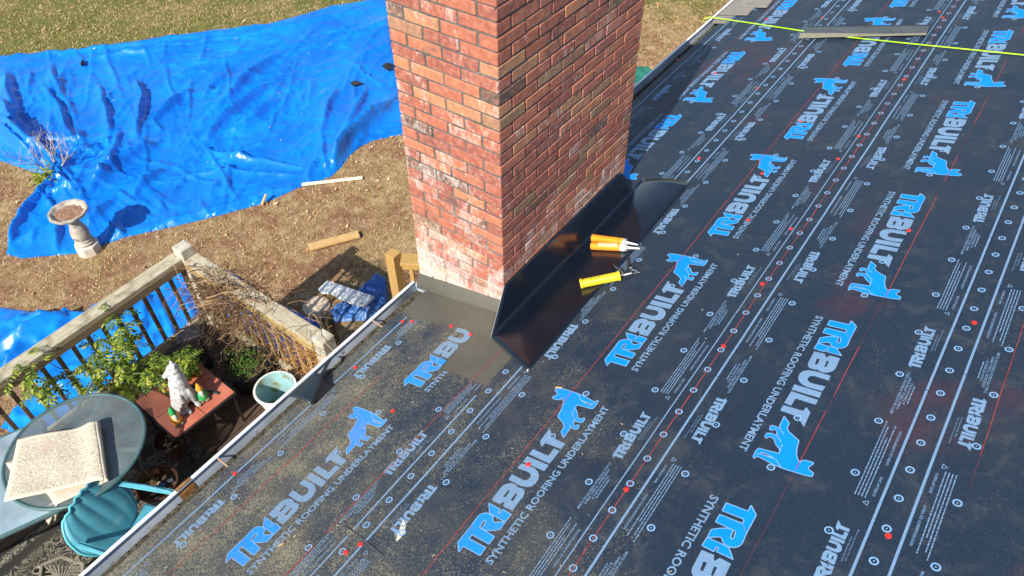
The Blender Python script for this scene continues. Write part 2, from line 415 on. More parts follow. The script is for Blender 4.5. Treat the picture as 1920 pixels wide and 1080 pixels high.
for (z0_, z1_) in ((GZ, -.5), (-.5, .9), (.9, CZT-.01)):
    zs = (z0_, z1_); vs = []
    for z in zs:
        for x, y in ((MR, MR), (WR-MR, MR), (WR-MR, WL-MR), (MR, WL-MR)):
            v = taper((x, y, z if z != -.5 else -.4999)); vs.append((v.x, v.y, z))
    mo.add(vs, [(0, 1, 5, 4), (1, 2, 6, 5), (2, 3, 7, 6), (3, 0, 4, 7)]+([(4, 5, 6, 7)] if z1_ > 1 else []))
# mortar squeezed out of the joints here and there
for k in range(260):
    z = -rnd.randrange(-30, 8)*HB+rnd.uniform(-.003, .003)
    if rnd.random() < .5: p = Vector((rnd.uniform(.02, WR-.02), 0.0045, z)); d = (rnd.uniform(.02, .09), .006, rnd.uniform(.005, .011))
    else: p = Vector((.0045, rnd.uniform(.02, WL-.02), z)); d = (.006, rnd.uniform(.02, .09), rnd.uniform(.005, .011))
    mo.box(taper(p), d, bev=.002)
mo.build('mortar', MORTAR, ch)

# ------------------------------------------------------------------ house under the roof
house = empty('house', (1, -2, GZ), 'house whose low-slope roof is being re-covered, only the roof edge in view', 'house')
XL, XR, SE, ST = -5.5, 11., -.615, 5.2
wl = MB(); yw = .33
z_ = GZ
while z_ < -.62:
    for (xa, xb) in ((XL, -.0), (WR, XR)):
        wl.box(((xa+xb)/2, yw-.01, z_+.05), (xb-xa, .02, .099), Matrix.Rotation(.06, 3, 'X'))
    z_ += .1
wl.box((3, -3, -2.2), (XR-XL-1, 6.6, 3.0))
SIDING = mat('siding', (.55, .52, .45), .6, bump=.1)
wl.build('wall', SIDING, house)
rd = MB()
def slab(x0, x1, s0, s1, top=-.004, th=.03):
    P = [R0P+RX*x+RS*s+RN*o for o in (top-th, top) for x, s in ((x0, s0), (x1, s0), (x1, s1), (x0, s1))]
    rd.add(P, [(0, 1, 2, 3)[::-1], (4, 5, 6, 7), (0, 1, 5, 4), (1, 2, 6, 5), (2, 3, 7, 6), (3, 0, 4, 7)])
slab(XL, 0, SE, 0); slab(WR, XR, SE, 0); slab(XL, XR, 0, ST)
PLY = mat('roof_decking', (.30, .22, .13), .8)
rd.build('roof_deck', PLY, house)
fa = MB()
for (xa, xb) in ((XL, -.01), (WR+.01, XR)):
    fa.box(((xa+xb)/2, .565, -.64), (xb-xa, .02, .17)); fa.box(((xa+xb)/2, .445, -.725), (xb-xa, .22, .012))
fa.build('fascia', GUTW, house)
# ------------------------------------------------------------------ gutter
GL = .722
gprof = [(.579, -.548), (.579, -.64), (.590, -.648), (.66, -.648), (.70, -.62), (.712, -.575), (GL, -.553), (GL+.0, -.541), (GL-.012, -.538), (GL-.014, -.545)]
def gutter(name, xa, xb, label):
    o = empty(name, (xa, .65, -.65), label, 'gutter')
    n = MB(); segs = max(2, int((xb-xa)/.25)); N = len(gprof)
    def P(i, k, e=0):
        x = xa+(xb-xa)*i/segs; y, z = gprof[k]; dz = .004*mn.noise(Vector((x*1.3, 3, 0)))
        return Vector((x, y+.003*mn.noise(Vector((x*2, 0, 9))), z+dz))
    inner = [P(i, k) for i in range(segs+1) for k in range(N)]
    n.add(inner, [(i*N+k, i*N+k+1, (i+1)*N+k+1, (i+1)*N+k) for i in range(segs) for k in range(N-1)])
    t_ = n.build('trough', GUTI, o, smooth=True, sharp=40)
    md = t_.modifiers.new('thick', 'SOLIDIFY'); md.thickness = .0015
    l = MB(); l.beam((xa, GL+.001, -.543), (xb, GL+.001, -.543), .021, .012, up=Vector((0, .3, 1)), bev=.003)
    l.beam((xa, GL+.004, -.572), (xb, GL+.004, -.572), .004, .05, bev=.001)
    l.build('outer_lip', GUTW, o)
    for x in (xa, xb):
        c = MB(); c.add([(x, y, z) for y, z in gprof[:8]], [tuple(range(8))]); c.build('end_cap', GUTI, o)
    d = MB(); rr = random.Random(len(name)+int(xb))
    def dz(x, b): return -.592-.022*b+.006*mn.noise(Vector((x*2.3, b*1.5, 2)))+.006*mn.noise(Vector((x*22, b*5, 3)))
    d.grid(lambda a, b: Vector((xa+(xb-xa)*a, .580+b*.128, dz(xa+(xb-xa)*a, b))), int((xb-xa)*50), 8)
    for k in range(int((xb-xa)*170)):
        x = rr.uniform(xa+.01, xb-.01); b_ = rr.random()**1.3; y = .588+b_*.105; z = dz(x, b_)+.004
        d.box((x, y, z), (rr.uniform(.006, .03), rr.uniform(.004, .012), .003), Matrix.Rotation(rr.uniform(0, 3), 3, 'Z') @ Matrix.Rotation(rr.uniform(-.4, .4), 3, 'X'))
    tag(d.build('debris', DEBR, o), kind='stuff')
    return o
gl = gutter('gutter', XL, -.01, 'white metal gutter full of black debris along the near eave, left of the chimney')
xr_ = UP(350, 915, -.54).x
pm = MB(); pm.add([(x, y+dy, z+dz) for x in (xr_-.045, xr_+.045) for (y, z), dy, dz in zip(gprof[1:9], (.003, .003, .0, -.003, -.004, -.004, .0, .0), (.003, .004, .004, .003, 0, 0, .003, .006))],
                   [(k, k+1, k+9, k+8) for k in range(7)])
pm.add([(x, .727, z) for x in (xr_-.045, xr_+.045) for z in (-.6, -.533)], [(0, 1, 3, 2)])
pm.box((xr_, .722, -.534), (.09, .02, .004))
pm.build('rusty_seam', RUST, gl)
for px_, py_ in ((420, 870), (708, 608)):
    q = UP(px_, py_, -.545); sp = MB(); sp.tube([(q.x, .57, -.548), (q.x+.005, .724, -.545)], .0055, 7)
    sp.build('gutter_spike', mat('spike_rust', (.35, .22, .15), .6), gl)
gutter('gutter', WR+.03, XR, 'white metal gutter running along the far eave, right of the chimney')
# ------------------------------------------------------------------ print artwork (flat ink on the roof sheets)
def Z(L, ox, oy, s): return [(ox+a/s, oy+b/s) for a, b in L]
XT1, C1, PER = -1.393, .825, 1.219
def loc(L):
    o = []
    for p in L:
        x, s = PS(*p); o.append((x-XT1, s-C1))
    return o
z1 = lambda L: loc(Z(L, 850, 880, 6.))
z2 = lambda L: loc(Z(L, 920, 770, 6.))
z3 = lambda L: loc(Z(L, 1020, 700, 6.75))
tT = z1([(55, 835), (208, 645), (216, 748), (186, 785), (200, 800), (370, 890), (305, 980), (120, 880), (68, 945)])
tR = z1([(208, 645), (275, 550), (305, 522), (340, 508), (375, 503), (410, 512), (440, 530), (453, 555), (452, 585), (460, 605), (492, 607), (592, 597), (530, 685), (450, 698), (375, 700), (322, 678), (468, 767), (405, 850), (216, 748)])
tRh = z1([(300, 668), (340, 598), (358, 587), (370, 596), (362, 615), (325, 672)])
tI = z1([(405, 392), (540, 465), (505, 500), (525, 508), (562, 462), (657, 520), (588, 602), (412, 508)])
tB = z1([(435, 355), (520, 405), (572, 378), (578, 388), (567, 432), (670, 478), (755, 362), (795, 310), (808, 272), (800, 240), (770, 222), (725, 214), (712, 190), (680, 172), (640, 168), (595, 178), (555, 200), (525, 235)])
tBh1 = z1([(568, 318), (622, 243), (640, 252), (590, 330)])
tBh2 = z1([(648, 358), (703, 283), (726, 291), (678, 370)])
tU = z2([(203, 787), (245, 726), (372, 792), (410, 792), (440, 772), (455, 745), (448, 718), (425, 700), (303, 655), (355, 600), (490, 655), (530, 690), (549, 735), (540, 780), (510, 830), (465, 862), (410, 872), (340, 855)])
tI2 = z2([(368, 585), (412, 520), (657, 625), (607, 692)])
tL = z2([(433, 495), (480, 440), (637, 512), (655, 512), (718, 433), (780, 465), (665, 607)])
tT2 = z2([(557, 355), (668, 203), (685, 280), (676, 303), (842, 380), (795, 442), (620, 373), (575, 417)])
dog = z3([(165, 195), (230, 205), (345, 238), (435, 268), (520, 306), (640, 375), (692, 355), (690, 375), (655, 428), (615, 465), (530, 442), (418, 412), (398, 448), (425, 510), (430, 570), (470, 592), (508, 572), (521, 590), (490, 632), (440, 630), (388, 605), (376, 650), (392, 682), (420, 660), (450, 670), (425, 717), (395, 718), (335, 687), (330, 712), (248, 828), (215, 745), (255, 690), (250, 650), (175, 550), (220, 470), (245, 400), (247, 350), (236, 320), (210, 345), (170, 348), (105, 325), (125, 303), (165, 287), (172, 258), (140, 230)])
dogh = z3([(480, 362), (605, 405), (600, 420), (540, 402)])
dogl = [z3([(435, 268), (465, 350), (605, 402), (655, 400)]), z3([(398, 448), (355, 510), (388, 605)]), z3([(312, 620), (335, 687)])]
def flip180(pts, K): return [(K-a, -b) for a, b in pts]
class Sheet:
    """one strip of roof underlayment with its printing"""
    def __init__(s, name, xT, c, inv, off, x0, x1, half=.525):
        s.mb = MB(); s.xT = xT; s.c = c; s.inv = inv; s.off = off; s.x0 = x0; s.x1 = x1; s.name = name; s.half = half; s.clip = None
    def W(s, a, b):   # artwork -> sheet coordinates
        return (s.xT-a, s.c-b) if s.inv else (s.xT+a, s.c+b)
    def pt(s, a, b, e=.0008):
        x, q = s.W(a, b); return RF(x, q, s.off+e)
    def ok(s, pts, tol=0.):
        bad = 0
        for a, b in pts:
            x, q = s.W(a, b)
            if x < s.x0+.004 or x > s.x1-.004 or q < SE+.01: return False
            if s.clip and s.clip(x, q): bad += 1
        return bad <= tol*len(pts)
    def poly(s, loops, da, m, e=.0008):
        L = [[(a+da, b) for a, b in l] for l in loops]
        if s.ok(L[0], .6): s.mb.poly(L, lambda a, b: s.pt(a, b, e), m)
    def line(s, pts, w, m, e=.0011):
        for (a0, b0), (a1, b1) in zip(pts, pts[1:]):
            L = math.hypot(a1-a0, b1-b0)
            if L < 1e-6: continue
            n = max(1, int(L/.12)); ta, tb = (a1-a0)/L, (b1-b0)/L
            for i in range(n):
                p = [(a0+(a1-a0)*k/n, b0+(b1-b0)*k/n) for k in (i, i+1)]
                q = [(p[0][0]-tb*w/2, p[0][1]+ta*w/2), (p[0][0]+tb*w/2, p[0][1]-ta*w/2), (p[1][0]+tb*w/2, p[1][1]-ta*w/2), (p[1][0]-tb*w/2, p[1][1]+ta*w/2)]
                if s.ok(q): s.mb.add([s.pt(a, b, e) for a, b in q], [(0, 1, 2, 3)], m)
    def ring(s, a, b, r=.0175):
        x, q = s.W(a, b)
        if not s.ok([(a, b)]): return
        n = 16; vs = []; fs = []
        for k in range(n):
            w = 2*math.pi*k/n
            for rr in (r, r*.62): vs.append(RF(x+rr*math.cos(w), q+rr*math.sin(w), s.off+.0014))
        fs = [(2*k, 2*((k+1) % n), 2*((k+1) % n)+1, 2*k+1) for k in range(n)]
        s.mb.add(vs, fs, 3)
        vs = [RF(x+r*.2*math.cos(2*math.pi*k/6), q+r*.2*math.sin(2*math.pi*k/6), s.off+.0014) for k in range(6)]
        s.mb.add(vs, [tuple(range(6))], 3)
_dg = None
def text_tris(txt, bold=0.):
    cv = bpy.data.curves.new('t', 'FONT'); cv.body = txt; cv.resolution_u = 2; cv.offset = bold; cv.size = 1
    o = bpy.data.objects.new('t', cv); COL.objects.link(o); dg = bpy.context.evaluated_depsgraph_get()
    me = bpy.data.meshes.new_from_object(o.evaluated_get(dg)); me.calc_loop_triangles()
    v = [(p.co.x, p.co.y) for p in me.vertices]; f = [tuple(t.vertices) for t in me.loop_triangles]
    bpy.data.objects.remove(o); bpy.data.meshes.remove(me); bpy.data.curves.remove(cv)
    xs = [p[0] for p in v]; 
    return v, f, min(xs), max(xs)
TX = {}
def stroke_row(n, seed):   # lettering too small to read: short upright strokes of uneven width
    r = random.Random(seed); v = []; f = []; x = 0
    for i in range(n):
        w = r.uniform(.25, .5); h = r.uniform(.55, .72); b = len(v); v += [(x, 0), (x+w, 0), (x+w*.8, h), (x+.05, h)]; f.append((b, b+1, b+2, b+3)); x += w+.12+(.3 if r.random() < .15 else 0)
    return v, f, 0, x
def put_text(S, txt, a0, a1, base, cap, da, flip=False, m=1, bold=.02, K=0, e=.001):
    """text whose cap height is `cap`, stretched to run from a0 to a1 with its baseline at b=base"""
    if (txt, bold) not in TX: TX[(txt, bold)] = text_tris(txt, bold)
    v, f, mn_, mx = TX[(txt, bold)]
    k = (a1-a0)/(mx-mn_); ky = cap/.72
    P = [(a0+(p[0]-mn_)*k, base-p[1]*ky) for p in v]
    if flip: P = flip180(P, K)
    P = [(a+da, b) for a, b in P]
    ends = [min(P), max(P)]
    if not S.clip and not S.ok(ends): return
    if S.clip: f = [t for t in f if S.ok([P[i] for i in t])]
    vs = [S.pt(a, b, e) for a, b in P]
    out = []
    for t in f:
        A, B, C = [vs[i] for i in t]
        out.append(t if (B-A).cross(C-A).z > 0 else t[::-1])
    S.mb.add(vs, out, m)
BIG = [(tT, [], 2), (tR, [tRh], 2), (tI, [], 2), (tB, [tBh1, tBh2], 1), (tU, [], 1), (tI2, [], 1), (tL, [], 1), (tT2, [], 1)]
amax = max(p[0] for p in tT2); bmin = min(p[1] for p in tT2); bmax = max(p[1] for p in tT)
SMK = .305/amax
def small(poly_, a0, bb): return [(a0+a*SMK, bb+(b-bmax)*SMK*.98) for a, b in poly_]
KF = .942
prs = random.Random(9)
def fine_lines(S, a0, a1, b0, n, da, flip, lh=.0105):
    """lines too small to read: printed as rows of word-long strokes"""
    for i in range(n):
        a = a0; L = [1, .93, .78, .97, .6][i % 5]*(a1-a0)+a0
        b = b0+i*lh
        while a < L:
            w = prs.choice((.008, .012, .017, .022, .027)); e = min(a+w, L)
            p = [(a, b), (e, b)]
            if flip: p = flip180(p, KF)
            S.line([(q[0]+da, q[1]) for q in p], .0042, 1)
            a = e+.0035
def edge_band(S, da, flip):
    f = (lambda L: flip180(L, KF)) if flip else (lambda L: L)
    # small wordmark
    for poly_, holes, m in BIG:
        L = [f(small(poly_, .722, .366))]+[f(small(h, .722, .366)) for h in holes]
        S.poly(L, da, 1)
    T = lambda txt, a0, a1, base, cap, bold=.01: put_text(S, txt, a0, a1, base, cap, da, flip, 1, bold, KF)
    T('exclusively for', .86, .98, .381, .0065, 0.)
    T('Inc. by Owens Corning', .87, 1.02, .393, .0065, 0.)
    T('MEETS OR EXCEEDS ASTM D226 TYPE II,', .420, .690, .336, .0105)
    T('D4869 TYPE IV, ASTM D8257', .455, .660, .3505, .0105)
    T('& CAN/CSA A123.3', .49, .625, .365, .0105)
    fine_lines(S, .50, .615, .374, 1, da, flip)
    fine_lines(S, -.05, .37, .330, 4, da, flip, .0125)
    T('OVERLAP LINE', -.03, .075, .398, .0105)
    T('LINEA DE SUPERPOSICION', .14, .335, .398, .0105)
    tri = [(-.082, .385), (-.060, .385), (-.071, .366), (-.082, .385)]
    S.line([(a+da, b) for a, b in f(tri)], .003, 1)
    ln = f([(-.61, .4235), (.605, .4235)])
    S.line([(a+da, b) for a, b in ln], .0105, 1)
def print_sheet(S, lap_ph, rowphase=0., side_ph=.255):
    x0, x1 = (S.x0, S.x1)
    k0 = int(math.floor((min(abs(0), 0)-8)/PER))
    for k in range(-9, 10):
        da = k*PER
        xa, _ = S.W(da-.7, 0); xb, _ = S.W(da+1.3, 0)
        if max(xa, xb) < x0-.1 or min(xa, xb) > x1+.1: continue
        if k in getattr(S, 'blank', ()):   # this stretch of the strip carries only its edge printing
            edge_band(S, da, False); edge_band(S, da, True)
            for i in range(4): S.ring(side_ph+.3048*i+da, .2995); S.ring(side_ph+.3048*i+da, -.2995)
            for i in range(8): S.ring(lap_ph+.1524*i+da, -.484)
            continue
        for poly_, holes, m in BIG:
            S.poly([poly_]+holes, da, m)
            if m == 2:
                for l in [poly_]+holes: S.line([(a+da, b) for a, b in l+[l[0]]], .0042, 3, .0012)
        S.poly([dog, dogh], da, 2)
        for l in (dog, dogh): S.line([(a+da, b) for a, b in l+[l[0]]], .0042, 3, .0012)
        for l in dogl: S.line([(a+da, b) for a, b in l], .0042, 3, .0012)
        put_text(S, 'SYNTHETIC ROOFING UNDERLAYMENT', .022, .975, .158, .036, da, bold=.022)
        edge_band(S, da, False); edge_band(S, da, True)
        for a in (.706, 1.008): S.ring(a+da, 0)
        for i in range(4):
            S.ring(side_ph+.3048*i+da, .2995); S.ring(side_ph+.3048*i+da, -.2995)
        for i in range(8):
            S.ring(lap_ph+.1524*i+da, -.484 if not S.inv else .484)
def make_sheet(S, label, spts=None):
    c, hf = S.c, S.half
    lo, hi = max(c-hf, SE-.02), c+hf
    nx = int((S.x1-S.x0)/.09)+1; ns = int((hi-lo)/.09)+1
    base = MB()
    def F(a, b):
        x = S.x0+(S.x1-S.x0)*a; q = lo+(hi-lo)*b; return RF(x, q, S.off)
    msk = None
    if S.clip: msk = lambda a, b: not S.clip(S.x0+(S.x1-S.x0)*a, lo+(hi-lo)*b)
    if S.clip: nx *= 4; ns *= 4
    base.grid(F, nx, ns, 0, msk)
    # thin turned-down edge on the down-slope side so the lap shows its thickness
    e = [F(i/nx, 0) for i in range(nx+1)]
    base.add(e+[p-RN*.0024 for p in e], [(i+1, i, nx+1+i, nx+2+i) for i in range(nx)])
    e = [F(1 if S.x1 < 5 else 0, j/ns) for j in range(ns+1)]
    base.v += S.mb.v and []
    n0 = len(base.v); base.v += S.mb.v; base.f += [tuple(i+n0 for i in f) for f in S.mb.f]; base.m += S.mb.m
    o = base.build(S.name, SMATS); tag(o, label, 'roof underlayment', 'printed underlayment strips on the roof'); return o
def pin(L):  # point in polygon test on (x,s)
    def f(x, q):
        c = False; n = len(L)
        for i in range(n):
            (xa, ya), (xb, yb) = L[i], L[(i+1) % n]
            if (ya > q) != (yb > q) and x < (xb-xa)*(q-ya)/(yb-ya)+xa: c = not c
        return c
    return f
# strips, from the eave upwards
rows = []
chim = lambda x, q: (-.01 < x < WR+.01) and q < .02
SA = Sheet('underlayment_strip', XT1-.575, -.125, False, .003, XL, -.0)
memb_edge = [PS(*q) for q in [(700, 560), (738, 576), (750, 583), (778, 600), (800, 602), (846, 611), (868, 613), (885, 623), (826, 690), (838, 697), (880, 716), (905, 722), (940, 740), (1200, 740), (1200, 400), (760, 400)]]
SA.clip = pin(memb_edge)
SB = Sheet('underlayment_strip', 3.76-.035, -.125, True, .0032, WR+.02, XR)
SB.clip = None
S1 = Sheet('underlayment_strip', XT1, C1, False, .0062, XL, XR, .521)
S2 = Sheet('underlayment_strip', .584, 1.777, True, .0092, XL, XR, .527)
S3 = Sheet('underlayment_strip', -1.15, 2.737, False, .0122, XL, XR); S3.blank = (0, 1)
S4 = Sheet('underlayment_strip', .3, 3.695, True, .0152, XL, XR)
S5 = Sheet('underlayment_strip', -1.0, 4.65, False, .0182, XL, XR, .5)
side = [.255, .25, .255, .28, .255, .255, .255]
LAB = ['black printed underlayment strip along the near eave, cut off beside the chimney and dusty',
       'black printed underlayment strip along the far eave, right of the chimney',
       'black printed underlayment strip just above the chimney, passing under the yellow caulking gun',
       'black printed underlayment strip second above the chimney, its blue dogs upside down',
       'black printed underlayment strip third above the chimney, in the right corner of the photo',
       'black underlayment strip fourth above the chimney, beyond the right edge',
       'black underlayment strip at the top of the slope']
for i, (S, lp) in enumerate(zip((SA, SB, S1, S2, S3, S4, S5), (.1, .05, .05, .127, .03, .1, .1))):
    print_sheet(S, lp, 0, side[i])
    rows.append(make_sheet(S, LAB[i]))
    if S is S5 or S is S4: rows[-1]['label'] = LAB[i]
def sheet_of(x, q):
    if q > .305 and q <= 1.25: return rows[2], .0062
    if q > 1.25 and q <= 2.21: return rows[3], .0092
    if q > 2.21: return rows[4], .0122
    return (rows[0], .003) if x < .5 else (rows[1], .0032)
caps = [(1703.6, 435.3), (1483, 430.8), (1429, 535.5), (1356.7, 651.6), (1402.5, 414), (1825.9, 609), (1665, 1009), (737, 772), (991, 873), (1175, 921), (677, 1023), (650, 1038), (667, 690), (882, 627), (846, 612), (773, 604), (755, 604), (441, 889), (1542, 34.5), (1761.6, 24), (1767.7, 35.7), (1271, 113), (1420.3, 167), (1311, 298.6), (1500.8, 230), (1429, 327), (1571.4, 300), (1610, 258), (1695, 151), (1341, 138), (1437, 37)]
cm = None
for q in caps:
    x, s_ = PS(*q); par, off = sheet_of(x, s_)
    if cm is None:
        b = MB(); r = .0115
        b.lathe([(r, -.002), (r, .002), (r*.8, .0022), (r*.45, .0026), (r*.42, .0042), (r*.2, .005), (0.0001, .005)], 16)
        cm = b.build('cap_nail', REDCAP, None, smooth=True, sharp=35); o = cm
    else:
        o = cm.copy(); COL.objects.link(o)
    o.parent = par; o.matrix_world = Matrix.Translation(RF(x, s_, off+.0022)) @ RN.to_track_quat('Z', 'Y').to_matrix().to_4x4()
# chalk lines snapped across the sheets
ck = []
def chalk(x0, s0, x1, s1, w=.0045, amp=.5, label=''):
    m = MB(); n = int(abs(x1-x0)/.035)
    for i in range(n):
        t0, t1 = i/n, (i+1)/n
        a = [(x0+(x1-x0)*t, s0+(s1-s0)*t+.0012*mn.noise(Vector((x0+t*(x1-x0)*5, s0*9, 1)))) for t in (t0, t1)]
        ww = w*(.75+.5*abs(mn.noise(Vector((a[0][0]*2.5, s0, 2)))))
        if mn.noise(Vector((x0+t0*(x1-x0), s0, 4))*3) < -amp: ww = .0008
        off = sheet_of(a[0][0], a[0][1])[1]+.0022
        m.add([RF(a[0][0], a[0][1]-ww/2, off), RF(a[0][0], a[0][1]+ww/2, off), RF(a[1][0], a[1][1]+ww/2, off), RF(a[1][0], a[1][1]-ww/2, off)], [(0, 1, 2, 3)])
    o = m.build('chalk_line', CHALK); tag(o, label, 'chalk line', 'red chalk lines snapped across the roof')
q1, q2 = PS(1668, 0), PS(1428, 288)
chalk(-3.2, .753, 8, .753+.0, .0042, 2., 'red chalk line just upslope of the caulking gun, crossing the blue dogs')
chalk(-3.2, 1.293, 8, 1.296, .0042, 2., 'red chalk line through the row of circles between the two thick white lines')
chalk(-3.2, 1.868, 8, 1.872, .0045, .12, 'broken red chalk line along the upside-down dogs')
a_, b_ = PS(943, 655), PS(758, 837)
chalk(-3.2, b_[1]-.0, -.25, a_[1], .0045, .5, 'red chalk line ending at the brown membrane beside the chimney')
a_, b_ = PS(325, 1065), PS(525, 887)
chalk(-3.2, a_[1], -.75, b_[1], .0045, .4, 'red chalk line nearest the near gutter')
a_ = PS(1350, 105)
chalk(1.5, a_[1]+.0, 6, a_[1], .0035, .3, 'red chalk line nearest the far gutter')
chalk(-.2, 2.46, 6, 2.46, .0035, .0, 'faint red chalk line highest up the slope')
# brown granular membrane beside the chimney
mb = MB()
mp_ = [(PS(*q)) for q in [(776, 524), (784, 543), (930, 588), (925, 640), (1005, 715), (940, 740), (870, 730), (805, 705), (845, 640), (830, 595), (780, 580), (735, 580), (715, 590)]]
mv = MB()
L_ = [(-.95, SE-.005), (-.042, SE-.005), (-.042, 0), (-.042, .46), (-.95, .46)]
mv = [(-.042, .46)]
mb.grid(lambda a, b: RF(-.95+.908*a, SE-.005+(.465-SE)*b, .0013), 14, 16)
# upturned leg against the brick face
def leg(a, b):
    y = .668*(1-a)-.03*a; q = -y/math.cos(TH); base = RF(-.042, q, .002); top = Vector((-.006, y, (-.285+(-.438+.285)*max(0, y)/.67)))
    t = b; p = base.lerp(top, t); p.x += -.012*math.sin(t*math.pi)*.6; return p
mb.grid(leg, 24, 6)
mb.build('membrane_apron', MEMB); tag(bpy.data.objects['membrane_apron'], 'brown-grey granular membrane lapped from the roof up the left face of the chimney', 'flashing')
# black metal flashing
fl = MB()
cl, cr_ = (-.24, .089), (1.54, .105)
ol, orr = (-.382, .456), (1.545, .436)
nU = 40
def fbase(a, b):
    x = (cl[0]+(cr_[0]-cl[0])*a)*(1-b)+(ol[0]+(orr[0]-ol[0])*a)*b; q = (cl[1]+(cr_[1]-cl[1])*a)*(1-b)+(ol[1]+(orr[1]-ol[1])*a)*b
    kk = max(0, (a-.62)/.38); kk = kk*kk*(3-2*kk)
    return RF(x, q, .0105+.004*math.sin(b*math.pi)+.003*mn.noise(Vector((x*2.2, q*3, 8)))+.022*kk*math.sin(b*2.4))
def fleg(a, b):
    base = fbase(a, 0); x = a*1.54; top = Vector((x, -.008, -.150-.006*a)); k = max(0, min(1, (x-1.30)/.14)); top = top.lerp(base+Vector((0, .02, .004)), k*k*(3-2*k)); return base.lerp(top, b)
def fall(a, b):   # 0 = top of the upturned leg, 1 = outer edge on the roof, with a rounded bend between
    L1, L2 = .2, .37; d = b*(L1+L2)-L1; r = .018
    if d < -r: return fleg(a, -d/L1)
    if d > r: return fbase(a, d/L2)
    t = (d+r)/(2*r); p0 = fleg(a, r/L1); p1 = fbase(a, 0); p2 = fbase(a, r/L2); return p0*(1-t)**2+p1*2*t*(1-t)+p2*t*t
ts = [k/10*(.2-.018)/.57 for k in range(10)]+[(.182+.036*k/8)/.57 for k in range(9)]+[(.218+(.57-.218)*k/12)/.57 for k in range(1, 13)]
fl.grid(lambda a, b: fall(a, ts[int(round(b*(len(ts)-1)))]), nU, len(ts)-1)
fo = fl.build('metal_flashing', [FLASH], smooth=True); tag(fo, 'long glossy black metal flashing bent up against the right face of the chimney', 'flashing')
md = fo.modifiers.new('t', 'SOLIDIFY'); md.thickness = .0012; md.offset = -1
ce = MB(); pts = [fleg(0, t/5) for t in range(6)]
ce.tube([p+Vector((-.002, 0, 0)) for p in pts], .0012, 5)
ce.build('cut_edge', FLEDGE, fo)
# bent scrap of flashing in the gutter
bs = empty('bent_flashing_scrap', UP(590, 730, -.5), 'small bent black metal scrap resting across the near gutter', 'flashing scrap')
A = UP(538, 744, -.53); B = UP(588, 699, -.51); C = UP(604, 705, -.45); D = UP(583, 759, -.47); Mid = UP(560, 752, -.51)
b = MB(); 
def curl(a, t):
    top = A.lerp(B, a); bot = D.lerp(C, a) if True else 0
    p = top.lerp(bot, t); return p+Vector((0, 0, .022*math.sin(t*math.pi)*(1-.3*a)))
b.grid(curl, 8, 8)
b.build('wide_face', mat('scrap_black', (.014, .022, .032), .45), bs, smooth=True).modifiers.new('t', 'SOLIDIFY').thickness = .0012
E_ = RPt(627, 721, .012); F_ = RPt(600, 748, .012)
b = MB(); b.grid(lambda a, t: (D.lerp(C, a)).lerp(F_.lerp(E_, a), t)+Vector((0, 0, -.012*math.sin(t*math.pi))), 8, 6)
b.build('narrow_face', mat('scrap_dark', (.010, .010, .012), .5), bs, smooth=True).modifiers.new('t', 'SOLIDIFY').thickness = .0012
b = MB(); b.beam(UP(603, 703, -.48), UP(620, 672, -.52), .02, .0015, bev=0); b.build('tail', BLACKM, bs)
